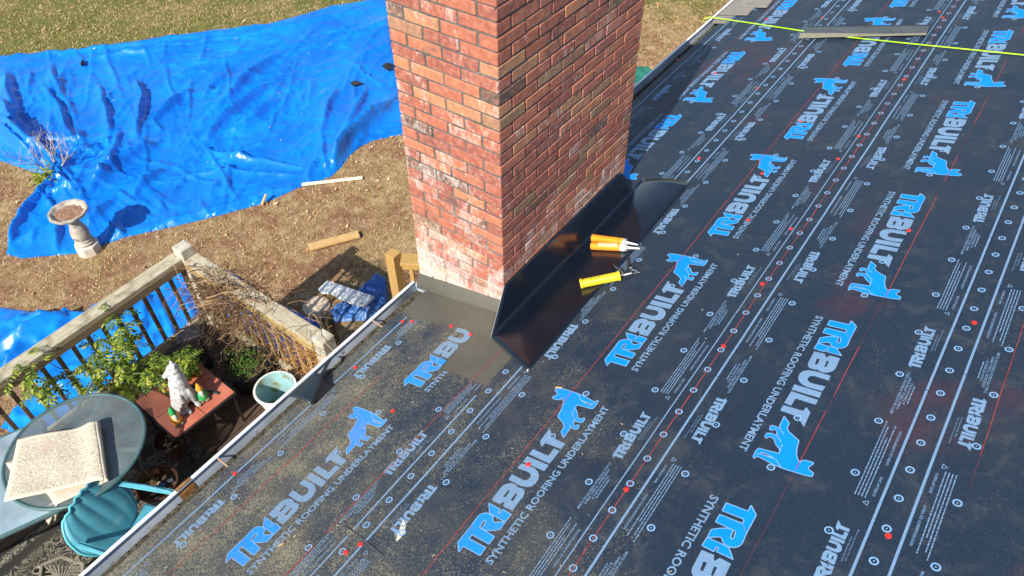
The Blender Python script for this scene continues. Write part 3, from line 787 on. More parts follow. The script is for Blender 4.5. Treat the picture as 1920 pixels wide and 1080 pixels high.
# ------------------------------------------------------------------ caulk tubes and gun
def along(p0, p1, h):
    a = RPt(p0[0], p0[1], .0118+h); c = RPt(p1[0], p1[1], .0118+h); return a, c
def axisM(a, c):
    X = (c-a).normalized(); Y = RN.cross(X).normalized(); Zz = X.cross(Y); M = Matrix((X, Y, Zz)).transposed().to_4x4(); M.translation = a; return M
ORNG = mat('orange_cartridge', (.88, .30, .02), .35); 
LABW = mat('cartridge_label', (.85, .55, .30), .4); WHT = mat('white_plastic', (.8, .8, .78), .35); INK = mat('dark_ink', (.25, .07, .02), .5)
GREYP = mat('grey_collar', (.45, .47, .5), .4)
for (p0, p1, tip, wht, lab) in (((1111, 446), (1170, 454), (1196, 459), False, 'orange caulk tube with white nozzle, nearer the chimney of the two'),
                                ((1109, 461), (1172, 464), (1200, 466), True, 'orange caulk tube with pale label and white nozzle, farther from the chimney of the two')):
    a, c = along(p0, p1, .024); M = axisM(a, c); L = (c-a).length; t_ = empty('caulk_tube', a-RN*.024, lab, 'caulk tube', 'caulk tubes lying on the black flashing')
    Mr = M.to_3x3() @ Matrix.Rotation(R(90), 3, 'Y'); Mr = M.to_3x3() @ Matrix(((0, 0, 1), (1, 0, 0), (0, 1, 0)))
    b = MB(); b.lathe([(0.0001, .004), (.020, .004), (.022, 0), (.024, .001), (.0242, .004), (.0242, L*.86)], 28, a, M=Mr)
    b.lathe([(.0235, L*.86), (.0235, L*.875)], 28, a, 1, M=Mr)
    b.lathe([(.0243, L*.875), (.0243, L-.004), (.022, L), (.010, L+.001)], 28, a, 2 if wht else 0, M=Mr)
    if wht:
        n0 = 10; vs = []
        for i in range(n0+1):
            w = R(40+100*i/n0)
            for z in (.05, L*.8): vs.append(Mr @ Vector((.0246*math.cos(w), .0246*math.sin(w), z))+a)
        b.add(vs, [(2*i, 2*i+1, 2*i+3, 2*i+2) for i in range(n0)], 3)
    b.build('cartridge', [ORNG, INK, WHT, LABW], t_, smooth=True, sharp=40)
    v, f, q0, q1 = stroke_row(9, 1)
    b = MB()
    for i, p in enumerate(v): pass
    vs = []
    for p in v:
        w = R(78)+p[1]*.35; zz = .02+(p[0]-q0)/(q1-q0)*L*.55; vs.append(Mr @ Vector((.0249*math.cos(w), .0249*math.sin(w), zz))+a)
    b = MB(); b.add(vs, f) 
    b.build('lettering', INK, t_)
    b = MB(); b.lathe([(.0225, L), (.0235, L+.006), (.0235, L+.013), (.010, L+.016)], 24, a, M=Mr); b.build('collar', GREYP, t_, smooth=True, sharp=40)
    e = RPt(tip[0], tip[1], .0118+.02); b = MB(); s0 = a+(c-a).normalized()*(L+.014)
    b.tube([s0, s0.lerp(e, .25), s0.lerp(e, .95), e], [.0095, .008, .0045, .004], 12); b.build('nozzle', WHT, t_, smooth=True, sharp=40)
YEL = mat('yellow_barrel', (.80, .62, .02), .35, bump=.05)
gun = empty('caulking_gun', RPt(1125, 525, .012), 'yellow caulking gun with black trigger handle lying on the black flashing', 'caulking gun')
a, c = along((1089, 532), (1162, 517), .028); M = axisM(a, c).to_3x3(); L = (c-a).length; X = (c-a).normalized()
b = MB(); n = 18; vs = []; NL = 10
for j in range(NL+1):
    for i in range(n+1):
        w = R(-62+(304)*i/n)+R(150); vs.append(a+M @ Vector((L*j/NL, .0265*math.cos(w), .0265*math.sin(w))))
b.add(vs, [(j*(n+1)+i, j*(n+1)+i+1, (j+1)*(n+1)+i+1, (j+1)*(n+1)+i) for j in range(NL) for i in range(n)])
o = b.build('barrel', YEL, gun, smooth=True, sharp=60); o.modifiers.new('t', 'SOLIDIFY').thickness = .0015
Mr = M @ Matrix(((0, 0, 1), (1, 0, 0), (0, 1, 0)))
b = MB()
for z in (-.004, L-.014):
    b = MB(); b.lathe([(.014, z), (.0275, z), (.0295, z+.002), (.0295, z+.014), (.0275, z+.016), (.0262, z+.016)]+([(.001, z+.0165)] if z > 0 else []), 26, a, M=Mr); b.build('barrel_band', YEL, gun, smooth=True, sharp=30)
b = MB(); vs = []
for z in (.012, L-.03):
    for w in (R(52), R(74)): vs.append(Mr @ Vector((.0277*math.cos(w), .0277*math.sin(w), z))+a)
b.add(vs, [(0, 1, 3, 2)]); b.build('barrel_slot', BLACKM, gun)
b = MB(); v, f, q0, q1 = stroke_row(8, 2)
vs = [Mr @ Vector((.0279*math.cos(R(92)+p[1]*.4), .0279*math.sin(R(92)+p[1]*.4), .06+(p[0]-q0)/(q1-q0)*L*.36))+a for p in v]
b.add(vs, f); b.build('lettering', BLACKM, gun)
e = RPt(1197, 511, .03)
b = MB(); b.tube([a+X*.02, a+X*(L+.02), e], .0035, 6)
b.tube([e, e+X*.012, e+X*.012-RN*.018], .003, 6); b.build('push_rod', STEEL, gun)
b = MB(); p1 = RPt(1170, 516, .035); p2 = RPt(1182, 513, .035)
b.beam(p1-X*.008, p2+X*.01, .020, .026, bev=.005); b.build('trigger_housing', STEEL, gun)
b = MB(); b.tube([p2, RPt(1179, 500, .03), RPt(1178, 488, .02), RPt(1177, 481, .014)], [.009, .008, .0075, .006], 8); b.build('handle', BLACKM, gun, smooth=True)
b = MB(); b.tube([p1, RPt(1163, 506, .035), RPt(1155, 501, .03), RPt(1147, 494, .022)], [.008, .0075, .006, .004], 8); b.build('trigger', mat('trigger_grey', (.08, .075, .07), .5), gun, smooth=True)
b = MB(); q = RPt(1183, 505, .04); b.box(q, (.02, .008, .03), M, bev=.002); b.tube([q, RPt(1195, 509, .02)], .005, 6); b.build('release_catch', STEEL, gun)
# ------------------------------------------------------------------ string, shingle pieces
NEON = mat('neon_string', (.50, .95, .01), .5)
st = MB(); P0 = UP(1330, 32, -.53)
st.tube([UP(1317, 40, -.60), UP(1321, 35, -.55), P0, RPt(1400, 42, .012)], .0045, 6)
st.tube([RPt(1400, 42, .012), RPt(1470, 52.5, .02), RPt(1499, 57, .016), RPt(1540, 63, .014), RPt(1575, 68, .02), RPt(1700, 81, .03), RPt(1920, 103, .035), RPt(2100, 121, .035)], .0045, 6)
tag(st.build('string_line', NEON), 'neon yellow-green string pulled tight across the roof', 'string')
def shingle_mat(name, c, c2):
    m, t, b = NT(name); cc = Rmp(t, Nz(t, 220, 3), [(.35, c), (.65, c2)]); cc = Mix(t, Rmp(t, Nz(t, 6, 4), [(.3, 0.), (.7, .4)]), cc, tuple(k*.6 for k in c)); t.links.new(cc, b.inputs['Base Color']); b.inputs['Roughness'].default_value = .9
    Bmp(t, Nz(t, 300, 2), .6, .001, b); return m
SHG = shingle_mat('shingle_grey', (.20, .18, .15), (.36, .33, .28)); SHD = shingle_mat('shingle_dark', (.035, .05, .06), (.14, .16, .165)); SHT = shingle_mat('shingle_tan', (.24, .22, .15), (.38, .35, .26))
def flat(name, pts, mat_, off, th, parent=None, label=None, cat=None, group=None):
    b = MB(); P = [RPt(x, y, off)+RN*0 for x, y in pts]; n = len(P); b.add(P+[p-RN*th for p in P], [tuple(range(n)), tuple(range(n, 2*n))[::-1]]+[((i+1) % n, i, n+i, n+(i+1) % n) for i in range(n)])
    o = b.build(name, mat_, parent)
    if label: tag(o, label, cat, group)
    return o
sh = flat('shingle_strip', [(1500, 70), (1497, 71.5), (1560, 69), (1640, 66), (1736, 65), (1740, 57), (1743, 46), (1640, 47), (1513, 49)], SHD, .026, .006, None, 'long dark shingle strip with a tan edge lying over the neon string', 'shingle')
flat('exposed_edge', [(1497, 71.5), (1560, 69.5), (1650, 67.5), (1736, 65.3), (1738, 62), (1640, 63.5), (1560, 62), (1501, 62)], SHT, .0275, .001, sh)
flat('overlap_strip', [(1513, 49), (1640, 47), (1743, 46), (1742, 48), (1640, 49), (1512, 51)], BLACKM, .0272, .0008, sh)
for pts, lab, o_ in (([(1342, 27), (1402, 28), (1414, 14), (1440, 0), (1450, -12), (1375, -20), (1366, 4)], 'grey shingle nearest the neon string, end piece at the far eave', .010),
                     ([(1386, 13), (1438, 13.5), (1452, -4), (1490, -40), (1400, -40)], 'grey shingle farthest from the neon string, half over its neighbour', .017),
                     ([(1340, 29), (1336, 43), (1360, 43.5), (1377, 29)], 'faded grey shingle corner lying under the neon string at the far eave', .0065)):
    flat('shingle_piece', pts, SHG if o_ > .007 else SHD if False else SHG, o_, .004, None, lab, 'shingle', 'grey shingle pieces at the far eave')
# ================================================================== the yard
GT = GZ+.02
# lawn cover: short dead blades and tufts
def G2(L, z=GT): return [tuple(UP(x, y, z)[:2]) for x, y in L]
OUT = [(0, 103), (100, 97), (250, 76), (400, 55), (500, 44), (560, 28), (620, 10), (722, -6), (760, 250), (700, 262), (678, 272), (655, 290), (640, 312), (620, 330), (590, 341), (560, 350), (500, 378), (420, 400), (340, 420), (240, 442), (190, 458), (150, 473), (95, 478), (40, 483), (10, 475), (20, 440), (45, 390), (80, 355), (100, 330), (75, 325), (30, 310), (-30, 290), (-60, 110)]
OUT2 = [(-120, 590), (0, 575), (60, 583), (160, 587), (190, 568), (215, 550), (270, 520), (345, 478), (380, 500), (430, 505), (462, 528), (500, 558), (545, 578), (590, 600), (604, 622), (560, 700), (350, 800), (200, 900), (0, 800), (22, 768), (55, 744), (78, 728), (60, 712), (0, 716), (-150, 800)]
OUT3 = [(560, 592), (600, 603), (618, 585), (650, 560), (680, 535), (700, 520), (706, 513), (722, 518), (726, 545), (728, 575), (712, 590), (690, 600), (660, 600), (628, 603), (600, 612), (560, 612), (520, 590), (500, 570), (530, 575)]
KEEP = [G2(OUT), G2(OUT2), G2(OUT3), [(-6, 0), (.15, 0), (.15, 3.95), (-6, 3.95)]]
def in_any(x, y):
    r = np.zeros(np.shape(x), bool)
    for P in KEEP:
        c = np.zeros(np.shape(x), bool); n = len(P)
        for i in range(n):
            xa, ya = P[i]; xb, yb = P[(i+1) % n]
            if ya != yb: c ^= ((ya > y) != (yb > y)) & (x < (xb-xa)*(y-ya)/(yb-ya)+xa)
        r |= c
    return r
def blades(name, n, x0, x1, y0, y1, c, h, w, seed, clump=None):
    rg = np.random.default_rng(seed)
    x = rg.uniform(x0, x1, n); y = rg.uniform(y0, y1, n); th = rg.uniform(0, 6.283, n); hh = h*rg.uniform(.3, 1.2, n); ln = rg.uniform(.4, 1.6, n)*h
    ph = rg.uniform(0, 6.283, n)
    cl_ = np.sin(x*5.1+np.sin(y*3.3)*2)+np.sin(y*6.7+np.sin(x*4.1)*2); k_ = (~in_any(x, y)) & ((cl_ > -.3) | (rg.uniform(0, 1, n) < .45)); x, y, th, hh, ln, ph = [q[k_] for q in (x, y, th, hh, ln, ph)]; n = len(x)
    V = np.zeros((n, 3, 3)); dx, dy = np.cos(th)*w/2, np.sin(th)*w/2
    V[:, 0] = np.c_[x-dx, y-dy, np.full(n, GZ)]; V[:, 1] = np.c_[x+dx, y+dy, np.full(n, GZ)]; V[:, 2] = np.c_[x+np.cos(ph)*ln, y+np.sin(ph)*ln, GZ+hh]
    me = bpy.data.meshes.new(name); me.vertices.add(3*n); me.loops.add(3*n); me.polygons.add(n)
    me.vertices.foreach_set('co', V.reshape(-1).astype(np.float32)); me.loops.foreach_set('vertex_index', np.arange(3*n, dtype=np.int32))
    me.polygons.foreach_set('loop_start', np.arange(0, 3*n, 3, dtype=np.int32)); me.update(calc_edges=True); me.validate()
    me.materials.append(c); o = bpy.data.objects.new(name, me); COL.objects.link(o); tag(o, kind='stuff'); return o
def isl_mat(name, stops, rough=.8, trans=0.):
    m, t, b = NT(name); g_ = t.nodes.new('ShaderNodeNewGeometry'); c = Rmp(t, g_.outputs['Random Per Island'], stops, 'CONSTANT' if len(stops) > 6 else 'LINEAR')
    t.links.new(c, b.inputs['Base Color']); b.inputs['Roughness'].default_value = rough; b.inputs['Specular IOR Level'].default_value = .3
    if trans:
        tr = t.nodes.new('ShaderNodeBsdfTranslucent'); t.links.new(c, tr.inputs[0]); mx = t.nodes.new('ShaderNodeMixShader'); mx.inputs[0].default_value = trans
        t.links.new(b.outputs[0], mx.inputs[1]); t.links.new(tr.outputs[0], mx.inputs[2]); t.links.new(mx.outputs[0], t.nodes['Material Output'].inputs[0])
    return m
GRASSM = isl_mat('dead_grass', [(0, (.28, .17, .08)), (.35, (.50, .34, .17)), (.7, (.66, .50, .29)), (.86, (.20, .22, .045)), (1, (.33, .34, .09))], .9)
blades('dry_grass', 260000, -3, 13, 2.9, 16, GRASSM, .035, .010, 3)
# fallen leaves
LEAFM = isl_mat('fallen_leaf', [(0, (.30, .15, .08)), (.3, (.48, .27, .14)), (.6, (.62, .42, .26)), (.85, (.70, .52, .36)), (1, (.60, .30, .05))], .8)
lv = MB(); rl = random.Random(12)
for k in range(1700):
    x = rl.uniform(-3, 13); y = rl.uniform(3.2, 15.5)
    if mn.noise(Vector((x*.5, y*.5, 3))) < -.15 and rl.random() < .7: continue
    if in_any(np.array([x]), np.array([y]))[0]: continue
    r = rl.uniform(.018, .05)*(1.2 if rl.random() < .15 else .8); a0 = rl.uniform(0, 6.28); tilt = rl.uniform(-.5, .5); cz = GZ+rl.uniform(.012, .035)
    n = 7; vs = [(x, y, cz)]
    for i in range(n):
        w = a0+6.283*i/n; rr = r*(1 if i % 2 else rl.uniform(.45, .8)); vs.append((x+rr*math.cos(w), y+rr*math.sin(w)*.75, cz+rr*math.cos(w)*tilt+rl.uniform(0, .3)*r))
    lv.add(vs, [(0, i+1, (i+1) % n+1) for i in range(n)])
tag(lv.build('fallen_leaves', LEAFM), kind='stuff')
# ---- tarpaulins
def seg_d(px, py, a, b):
    ax, ay = a; bx, by = b; dx, dy = bx-ax, by-ay; L2 = dx*dx+dy*dy+1e-9
    t = np.clip(((px-ax)*dx+(py-ay)*dy)/L2, 0, 1); ex = px-ax-t*dx; ey = py-ay-t*dy
    sgn = np.sign(dx*(py-ay)-dy*(px-ax)); return np.hypot(ex, ey), t, sgn, (ax+t*dx, ay+t*dy)
def fbm(x, y, seed, octs=4, sc=1.):
    return np.array([mn.fractal(Vector((a*sc, b*sc, seed)), .6, 2., octs) for a, b in zip(x.ravel(), y.ravel())]).reshape(x.shape)
FK = 1.4
def tarp(name, outline, folds, M_, res, label, base=.012, amp=.02, seed=1, cat='tarpaulin', rough_amp=.01, warp=.12, z0=GZ, lift=None, jag=0.):
    P = np.array(outline); x0, y0 = P.min(0)-res; x1, y1 = P.max(0)+res
    nx = int((x1-x0)/res)+1; ny = int((y1-y0)/res)+1
    X, Y = np.meshgrid(x0+res*np.arange(nx+1), y0+res*np.arange(ny+1))
    inside = np.zeros(X.shape, bool); n = len(P)
    for i in range(n):
        xa, ya = P[i]; xb, yb = P[(i+1) % n]
        if ya == yb: continue
        cnd = ((ya > Y) != (yb > Y)) & (X < (xb-xa)*(Y-ya)/(yb-ya)+xa); inside ^= cnd
    dm = np.full(X.shape, 1e9); NX = X.copy(); NY = Y.copy()
    for i in range(n):
        d, t, s_, (qx, qy) = seg_d(X, Y, P[i], P[(i+1) % n]); k = d < dm; dm[k] = d[k]; NX[k] = qx[k]; NY[k] = qy[k]
    ins = inside; cell = ins[:-1, :-1] | ins[1:, :-1] | ins[:-1, 1:] | ins[1:, 1:]
    use = np.zeros(X.shape, bool); use[:-1, :-1] |= cell; use[1:, :-1] |= cell; use[:-1, 1:] |= cell; use[1:, 1:] |= cell
    snap = (use & ~inside) | (inside & (dm < res*.3))
    FX = np.where(snap, NX, X); FY = np.where(snap, NY, Y)
    wx = fbm(X, Y, seed+.5, 2, .9)*warp; wy = fbm(X, Y, seed+7.5, 2, .9)*warp
    H = np.full(X.shape, base)
    H += amp*(fbm(X, Y, seed, 4, .8)); 
    rg_ = 1-np.abs(fbm(X+wx, Y+wy, seed+3, 3, 1.7)); H += rough_amp*np.clip(rg_, 0, 1)**3*1.6
    for f in folds:
        h, w = f[0], f[1]; L = f[2]; best = np.full(X.shape, 1e9); sg = np.zeros(X.shape); tt = np.zeros(X.shape); m_ = len(L)-1
        for i in range(m_):
            d, t, s_, _ = seg_d(X+wx*.5, Y+wy*.5, L[i], L[i+1]); k = d < best; best[k] = d[k]; sg[k] = s_[k]; tt[k] = (i+t[k])/m_
        fade = np.sin(np.clip(tt, .02, .98)*math.pi)**.5
        side = np.where(sg > 0, .45, 1.5)
        H += FK*h*fade*np.exp(-(best/(w*side*.72))**1.15)
    if lift is not None: H += lift(X, Y)
    edge = np.clip(dm/.05, 0, 1); H = np.where(snap, .006, .006+(np.maximum(H, .004)-.006)*(.25+.75*edge))
    idx = -np.ones(X.shape, int); idx[use] = np.arange(use.sum())
    vs = np.c_[FX[use], FY[use], z0+H[use]]
    q = cell
    j, i = np.nonzero(q); F = np.c_[idx[j, i], idx[j, i+1], idx[j+1, i+1], idx[j+1, i]]
    b = MB(); b.v = [tuple(v) for v in vs]; b.f = [tuple(int(k) for k in f) for f in F]; b.m = [0]*len(b.f)
    o = b.build(name, M_, smooth=True); return tag(o, label, cat)
zt = lambda L: G2([(x/2.076, y/2.076) for x, y in L])
FO = [
 (.08, .10, [(205, 270), (235, 350)]), (.10, .11, [(180, 345), (250, 450), (300, 560)]), (.10, .11, [(385, 340), (415, 430), (440, 530)]),
 (.13, .13, [(530, 310), (565, 380), (545, 470), (530, 540)]), (.11, .12, [(470, 510), (460, 600), (430, 680)]),
 (.09, .12, [(1100, 215), (990, 300), (830, 450)]), (.10, .13, [(1050, 340), (930, 440), (810, 570)]), (.08, .12, [(1100, 400), (930, 510)]),
 (.08, .10, [(740, 370), (580, 490)]), (.11, .13, [(620, 560), (480, 650), (350, 760)]), (.08, .10, [(640, 670), (520, 770)]),
 (.10, .12, [(1310, 360), (1260, 510)]), (.12, .13, [(1430, 350), (1360, 520)]), (.17, .16, [(1530, 400), (1400, 540), (1290, 650)]),
 (.13, .13, [(0, 400), (120, 560), (180, 600)]), (.08, .10, [(20, 290), (60, 460)]), (.10, .10, [(0, 470), (150, 600)]), (.09, .08, [(0, 510), (140, 620)]),
 (.12, .12, [(450, 790), (350, 880)]), (.15, .11, [(230, 690), (120, 810), (40, 960)]), (.06, .09, [(250, 830), (150, 900), (60, 950)]),
 (.06, .10, [(430, 220), (1000, 130), (1500, 20)]), (.06, .09, [(300, 250), (480, 215), (900, 170)]), (.05, .09, [(60, 225), (400, 190), (1000, 110)]), (.05, .08, [(600, 255), (900, 235), (1200, 160)]),
 (.07, .09, [(800, 590), (960, 620), (1240, 660)]), (.05, .06, [(750, 310), (745, 400), (735, 480)]), (.05, .12, [(1540, 160), (1360, 250)]), (.05, .12, [(1500, 80), (1250, 200)]),
 (.06, .08, [(680, 700), (880, 670), (1190, 680)]), (.05, .07, [(300, 740), (340, 690), (420, 700)]), (.07, .07, [(220, 760), (290, 720), (330, 650)]), (.06, .07, [(380, 640), (420, 700), (500, 680)]),
 (.08, .08, [(190, 640), (250, 700), (310, 760)]), (.05, .06, [(560, 880), (900, 800), (1150, 720)]), (.06, .07, [(1260, 510), (1270, 600), (1290, 680)]), (.08, .07, [(1180, 690), (1240, 655), (1280, 590)]),
 (.05, .08, [(700, 600), (760, 540), (800, 480)]), (.05, .07, [(880, 300), (830, 340), (790, 400)])]
FO = [(h*(1.5 if (5 <= i <= 10 or 13 <= i <= 17) else .85), w*(.95 if (5 <= i <= 10 or 13 <= i <= 17) else .66), zt(L)) for i, (h, w, L) in enumerate(FO)]
rf = random.Random(5)
C0 = zt([(300, 640)])[0]
for k in range(26):   # crumpled zone beside the shrub
    a = rf.uniform(0, 6.28); r = rf.uniform(.1, .8); cx_, cy_ = C0[0]+r*math.cos(a), C0[1]+r*math.sin(a); b_ = rf.uniform(0, 3.1); l = rf.uniform(.12, .3)
    FO.append((rf.uniform(.03, .07), rf.uniform(.03, .06), [(cx_-l*math.cos(b_), cy_-l*math.sin(b_)), (cx_, cy_+.03), (cx_+l*math.cos(b_), cy_+l*math.sin(b_))]))
for k in range(330):
    x, y = rf.uniform(10, 745), rf.uniform(50, 455)
    dx, dy = x-115, y-320; rr_ = math.hypot(dx, dy)
    if rr_ < 190 and rf.random() < .75: a = math.atan2(dy, dx)+rf.gauss(0, .18)
    elif y < 150-.13*x: a = -.13+rf.gauss(0, .06)
    elif x > 560: a = rf.gauss(-1.0, .25)
    elif x > 330: a = rf.gauss(-.62, .22)
    else: a = rf.choice((rf.gauss(1.25, .25), rf.gauss(-.7, .2)))
    if rf.random() < .15: a = rf.uniform(0, 3.14)
    l = rf.uniform(10, 75); c_ = rf.uniform(-.25, .25); nx_, ny_ = -math.sin(a), math.cos(a)
    L = [(x-l*math.cos(a), y-l*math.sin(a)), (x+nx_*l*c_*.5, y+ny_*l*c_*.5), (x+l*math.cos(a), y+l*math.sin(a))]
    FO.append((rf.uniform(.010, .042), rf.uniform(.026, .055), G2(L)))
tarp('blue_tarp', G2(OUT), FO, TARP, .027, 'huge wrinkled blue tarp spread over the lawn behind the chimney and birdbath', seed=2, amp=.014, rough_amp=.014)
F2 = []
for k in range(70):
    x, y = rf.uniform(-80, 560), rf.uniform(540, 780); a = rf.uniform(-.9, -.1) if x < 200 else rf.uniform(.3, 2.2); l = rf.uniform(15, 70)
    F2.append((rf.uniform(.02, .06), rf.uniform(.025, .07), G2([(x-l*math.cos(a), y-l*math.sin(a)), (x+8, y+5), (x+l*math.cos(a), y+l*math.sin(a))])))
F2.append((.2, .2, G2([(0, 665), (60, 640), (130, 600)])))
tarp('blue_tarp', G2(OUT2), F2, TARP2, .032, 'bright blue tarp on the ground under and behind the deck railing', seed=11, amp=.03, rough_amp=.03)
F3 = []
for k in range(90):
    x, y = rf.uniform(570, 740), rf.uniform(515, 605); a = rf.uniform(-1.2, .6); l = rf.uniform(5, 26)
    F3.append((rf.uniform(.015, .05), rf.uniform(.012, .035), G2([(x-l*math.cos(a), y-l*math.sin(a)), (x+2, y-3), (x+l*math.cos(a), y+l*math.sin(a))])))
tarp('blue_tarp', G2(OUT3), F3, tarp_mat('tarp_faded', (.015, .10, .42), (.12, .27, .60), .4), .018, 'crumpled faded blue tarp heaped under the broken white board', seed=21, amp=.045, rough_amp=.05)
tarp('green_tarp', G2([(1120, 120), (1215, 126), (1228, 133), (1215, 150), (1185, 172), (1120, 180)]), [(.06, .06, G2([(1180, 130), (1210, 150)]))], tarp_mat('tarp_green', (.01, .10, .075), (.03, .18, .13), .35), .03, 'dark green tarp on the grass to the right of the chimney', seed=31, amp=.04, rough_amp=.04)
SCR = mat('black_scrap', (.015, .015, .017), .6)
for pts, lb in (([(716, 124), (722, 118), (730, 117), (738, 121), (735, 128), (724, 131)], 'black felt scrap on the blue tarp touching the edge of the chimney in view'),
                ([(656, 154), (664, 151), (672, 152), (681, 156), (672, 158), (660, 160)], 'flat black felt scrap on the blue tarp, the second from the chimney'),
                ([(150, 120), (154, 112), (158, 113), (157, 118), (152, 123)], 'tiny black scrap near the upper left edge of the blue tarp')):
    b = MB(); P = [UP(x, y, GZ+.10) for x, y in pts]; c = sum(P, Vector())/len(P); n = len(P)
    b.add([c+Vector((0, 0, .04))]+P+[p*.7+c*.3-Vector((0, 0, .03)) for p in P], [(0, 1+i, 1+(i+1) % n) for i in range(n)]+[(1+(i+1) % n, 1+i, 1+n+i, 1+n+(i+1) % n) for i in range(n)])
    tag(b.build('felt_scrap', SCR), lb, 'scrap', 'black scraps on the tarp')
b = MB()
for k in range(46):
    x, y = rf.uniform(20, 730), rf.uniform(70, 440); p = UP(x, y, GZ+.07); r = rf.uniform(.008, .022)
    b.add([p+Vector((r*math.cos(w), r*math.sin(w)*.7, rf.uniform(0, .012))) for w in (0, 1.2, 2.5, 3.6, 5)], [(0, 1, 2, 3, 4)])
tag(b.build('leaf_litter', LEAFM), kind='stuff')
# ---- loose boards
def board(name, p0, p1, w, t, mat_, label, cat='board', z=GZ+.03, dz=0., rollv=0., jag=False):
    a = UP(*p0, z); c = UP(*p1, z+dz); b = MB()
    if jag:
        X = (c-a).normalized(); Y = Vector((0, 0, 1)).cross(X).normalized(); L = (c-a).length; n = 14; top = []; bot = []
        rj = random.Random(3)
        for i in range(n+1):
            u = L*i/n; wl_ = w/2*(1-.35*max(0, mn.noise(Vector((u*6, 1, 2))))-(.25 if 3 <= i <= 5 else 0)-(.3 if i == 0 else 0)); top.append(a+X*u+Y*w/2); bot.append(a+X*u-Y*wl_)
        vs = top+bot+[p-Vector((0, 0, t)) for p in top+bot]; N = n+1
        fs = [(i, N+i, N+i+1, i+1) for i in range(n)]+[(2*N+i, 2*N+i+1, 3*N+i+1, 3*N+i) for i in range(n)]+[(i+1, 2*N+i+1, 2*N+i, i)[::-1] for i in range(n)]+[(N+i, 3*N+i, 3*N+i+1, N+i+1) for i in range(n)]
        fs += [(0, 2*N, 3*N, N), (n, N+n, 3*N+n, 2*N+n)]
        b.add(vs, fs)
    else: b.beam(a, c, w, t, bev=.002)
    return tag(b.build(name, mat_), label, cat)
board('white_lath', (566, 346), (680, 333), .055, .02, mat('cream_lath', (.72, .66, .52), .6), 'thin cream-white lath on the grass at the lower edge of the big blue tarp')
board('pine_offcut', (579, 464), (673, 439), .12, .035, WTAN, 'tan pine offcut lying alone on the bare lawn between tarp and deck', z=GZ+.05)
board('wooden_stake', (491, 384), (499, 364), .035, .02, WTAN, 'short orange-brown wooden stake poking from the tarp edge', dz=.12)
board('broken_white_board', (604, 535), (692, 566), .20, .025, PAINT, 'broken white painted board resting on the crumpled blue tarp', z=GZ+.12, dz=.12, jag=True)
# ---- stepping stone
P = UP(594, 574, GZ+.02); sst = MB()
sst.lathe([(.0001, .05), (.125, .05), (.128, .045), (.150, .045), (.163, .04), (.167, .02), (.167, -.03)], 48, P-Vector((0, 0, .03)))
for k in range(22):
    w = 6.283*k/22; sst.box(P+Vector((.140*math.cos(w), .140*math.sin(w), .017)), (.014, .007, .006), Matrix.Rotation(w, 3, 'Z'), 1, .001)
tag(sst.build('stepping_stone', [mat('stone_tan', (.50, .40, .29), .9, (.58, .48, .36), 12, bump=.3, bscale=120), mat('stone_dark', (.2, .15, .1), .9)]), 'round tan stepping stone with a stamped rim beside the crumpled tarp', 'stepping stone')
# ---- birdbath
CON = mat('concrete', (.30, .26, .20), .9, (.47, .43, .36), 12, bump=.6, bscale=80, spots=((.22, .2, .16), 9, .6)); CONP = mat('concrete_warm', (.55, .46, .38), .9, (.66, .58, .48), 9, bump=.6, bscale=80)
bp = UP(169, 470, GZ); bb = empty('birdbath', bp, 'grey concrete birdbath with scalloped bowl at the edge of the blue tarp', 'birdbath')
b = MB(); b.lathe([(.0001, .15), (.125, .15), (.125, .145), (.148, .13), (.15, 0)], 8, bp); b.build('base', CONP, bb)
b = MB(); b.lathe([(.10, .15), (.118, .16), (.118, .18), (.098, .19), (.095, .2), (.108, .215), (.095, .235), (.10, .25), (.112, .30), (.108, .36), (.085, .43), (.064, .50), (.06, .54), (.075, .575), (.11, .60)], 28, bp, fr=lambda w, z: 1+.035*math.cos(6*w) if .25 < z < .45 else 1)
b.build('pedestal', CON, bb, smooth=True, sharp=50)
b = MB(); sc_ = lambda w, z: 1+(.05*abs(math.cos(5*w))-.02)*min(1, max(0, (z-.6)/.06))
tl = Matrix.Rotation(R(-6), 3, 'X')
b.lathe([(.09, .585), (.17, .605), (.215, .635), (.232, .665), (.228, .682), (.205, .685), (.192, .672), (.17, .640), (.10, .625), (.0001, .622)], 60, bp, fr=sc_)
b.build('bowl', CON, bb, smooth=True, sharp=60)
b = MB(); b.grid(lambda u, v: bp+Vector((.178*math.sqrt(v)*math.cos(6.283*u), .178*math.sqrt(v)*math.sin(6.283*u), .640+.012*mn.noise(Vector((math.cos(6.283*u)*v*5, math.sin(6.283*u)*v*5, 2))))), 36, 6)
b.build('soil', mat('dirt_red', (.17, .08, .045), .95, (.34, .2, .13), 25, bump=1, bscale=60), bb)
# ---- dead shrub
sb = UP(101, 326, GZ+.05); shr = empty('dead_shrub', sb, 'bare grey dead shrub poking up at the left end of the tarp', 'shrub')
b = MB(); rs = random.Random(8)
def branch(p, d, L, r, dep):
    pts = [p]; 
    for i in range(4):
        d = (d+Vector((rs.uniform(-.22, .22), rs.uniform(-.22, .22), rs.uniform(-.05, .2)))).normalized(); pts.append(pts[-1]+d*L/4)
        if dep < 4 and i >= 1:
            for k in range(1 if dep < 2 else rs.choice((0, 1, 1))):
                dd = (d+Vector((rs.uniform(-1, 1), rs.uniform(-1, 1), rs.uniform(-.2, .6)))*.9).normalized(); branch(pts[-1], dd, L*rs.uniform(.45, .7), r*.62, dep+1)
    b.tube(pts, [r, r*.85, r*.7, r*.55, r*.35], 5)
for k, d in enumerate([(-.12, .1, 1), (.35, .25, 1), (.75, -.35, .7), (.25, .5, .9), (-.15, -.2, .9)]):
    branch(sb+Vector((rs.uniform(-.05, .05), rs.uniform(-.05, .05), -.05)), Vector(d).normalized(), .40, .014, 0)
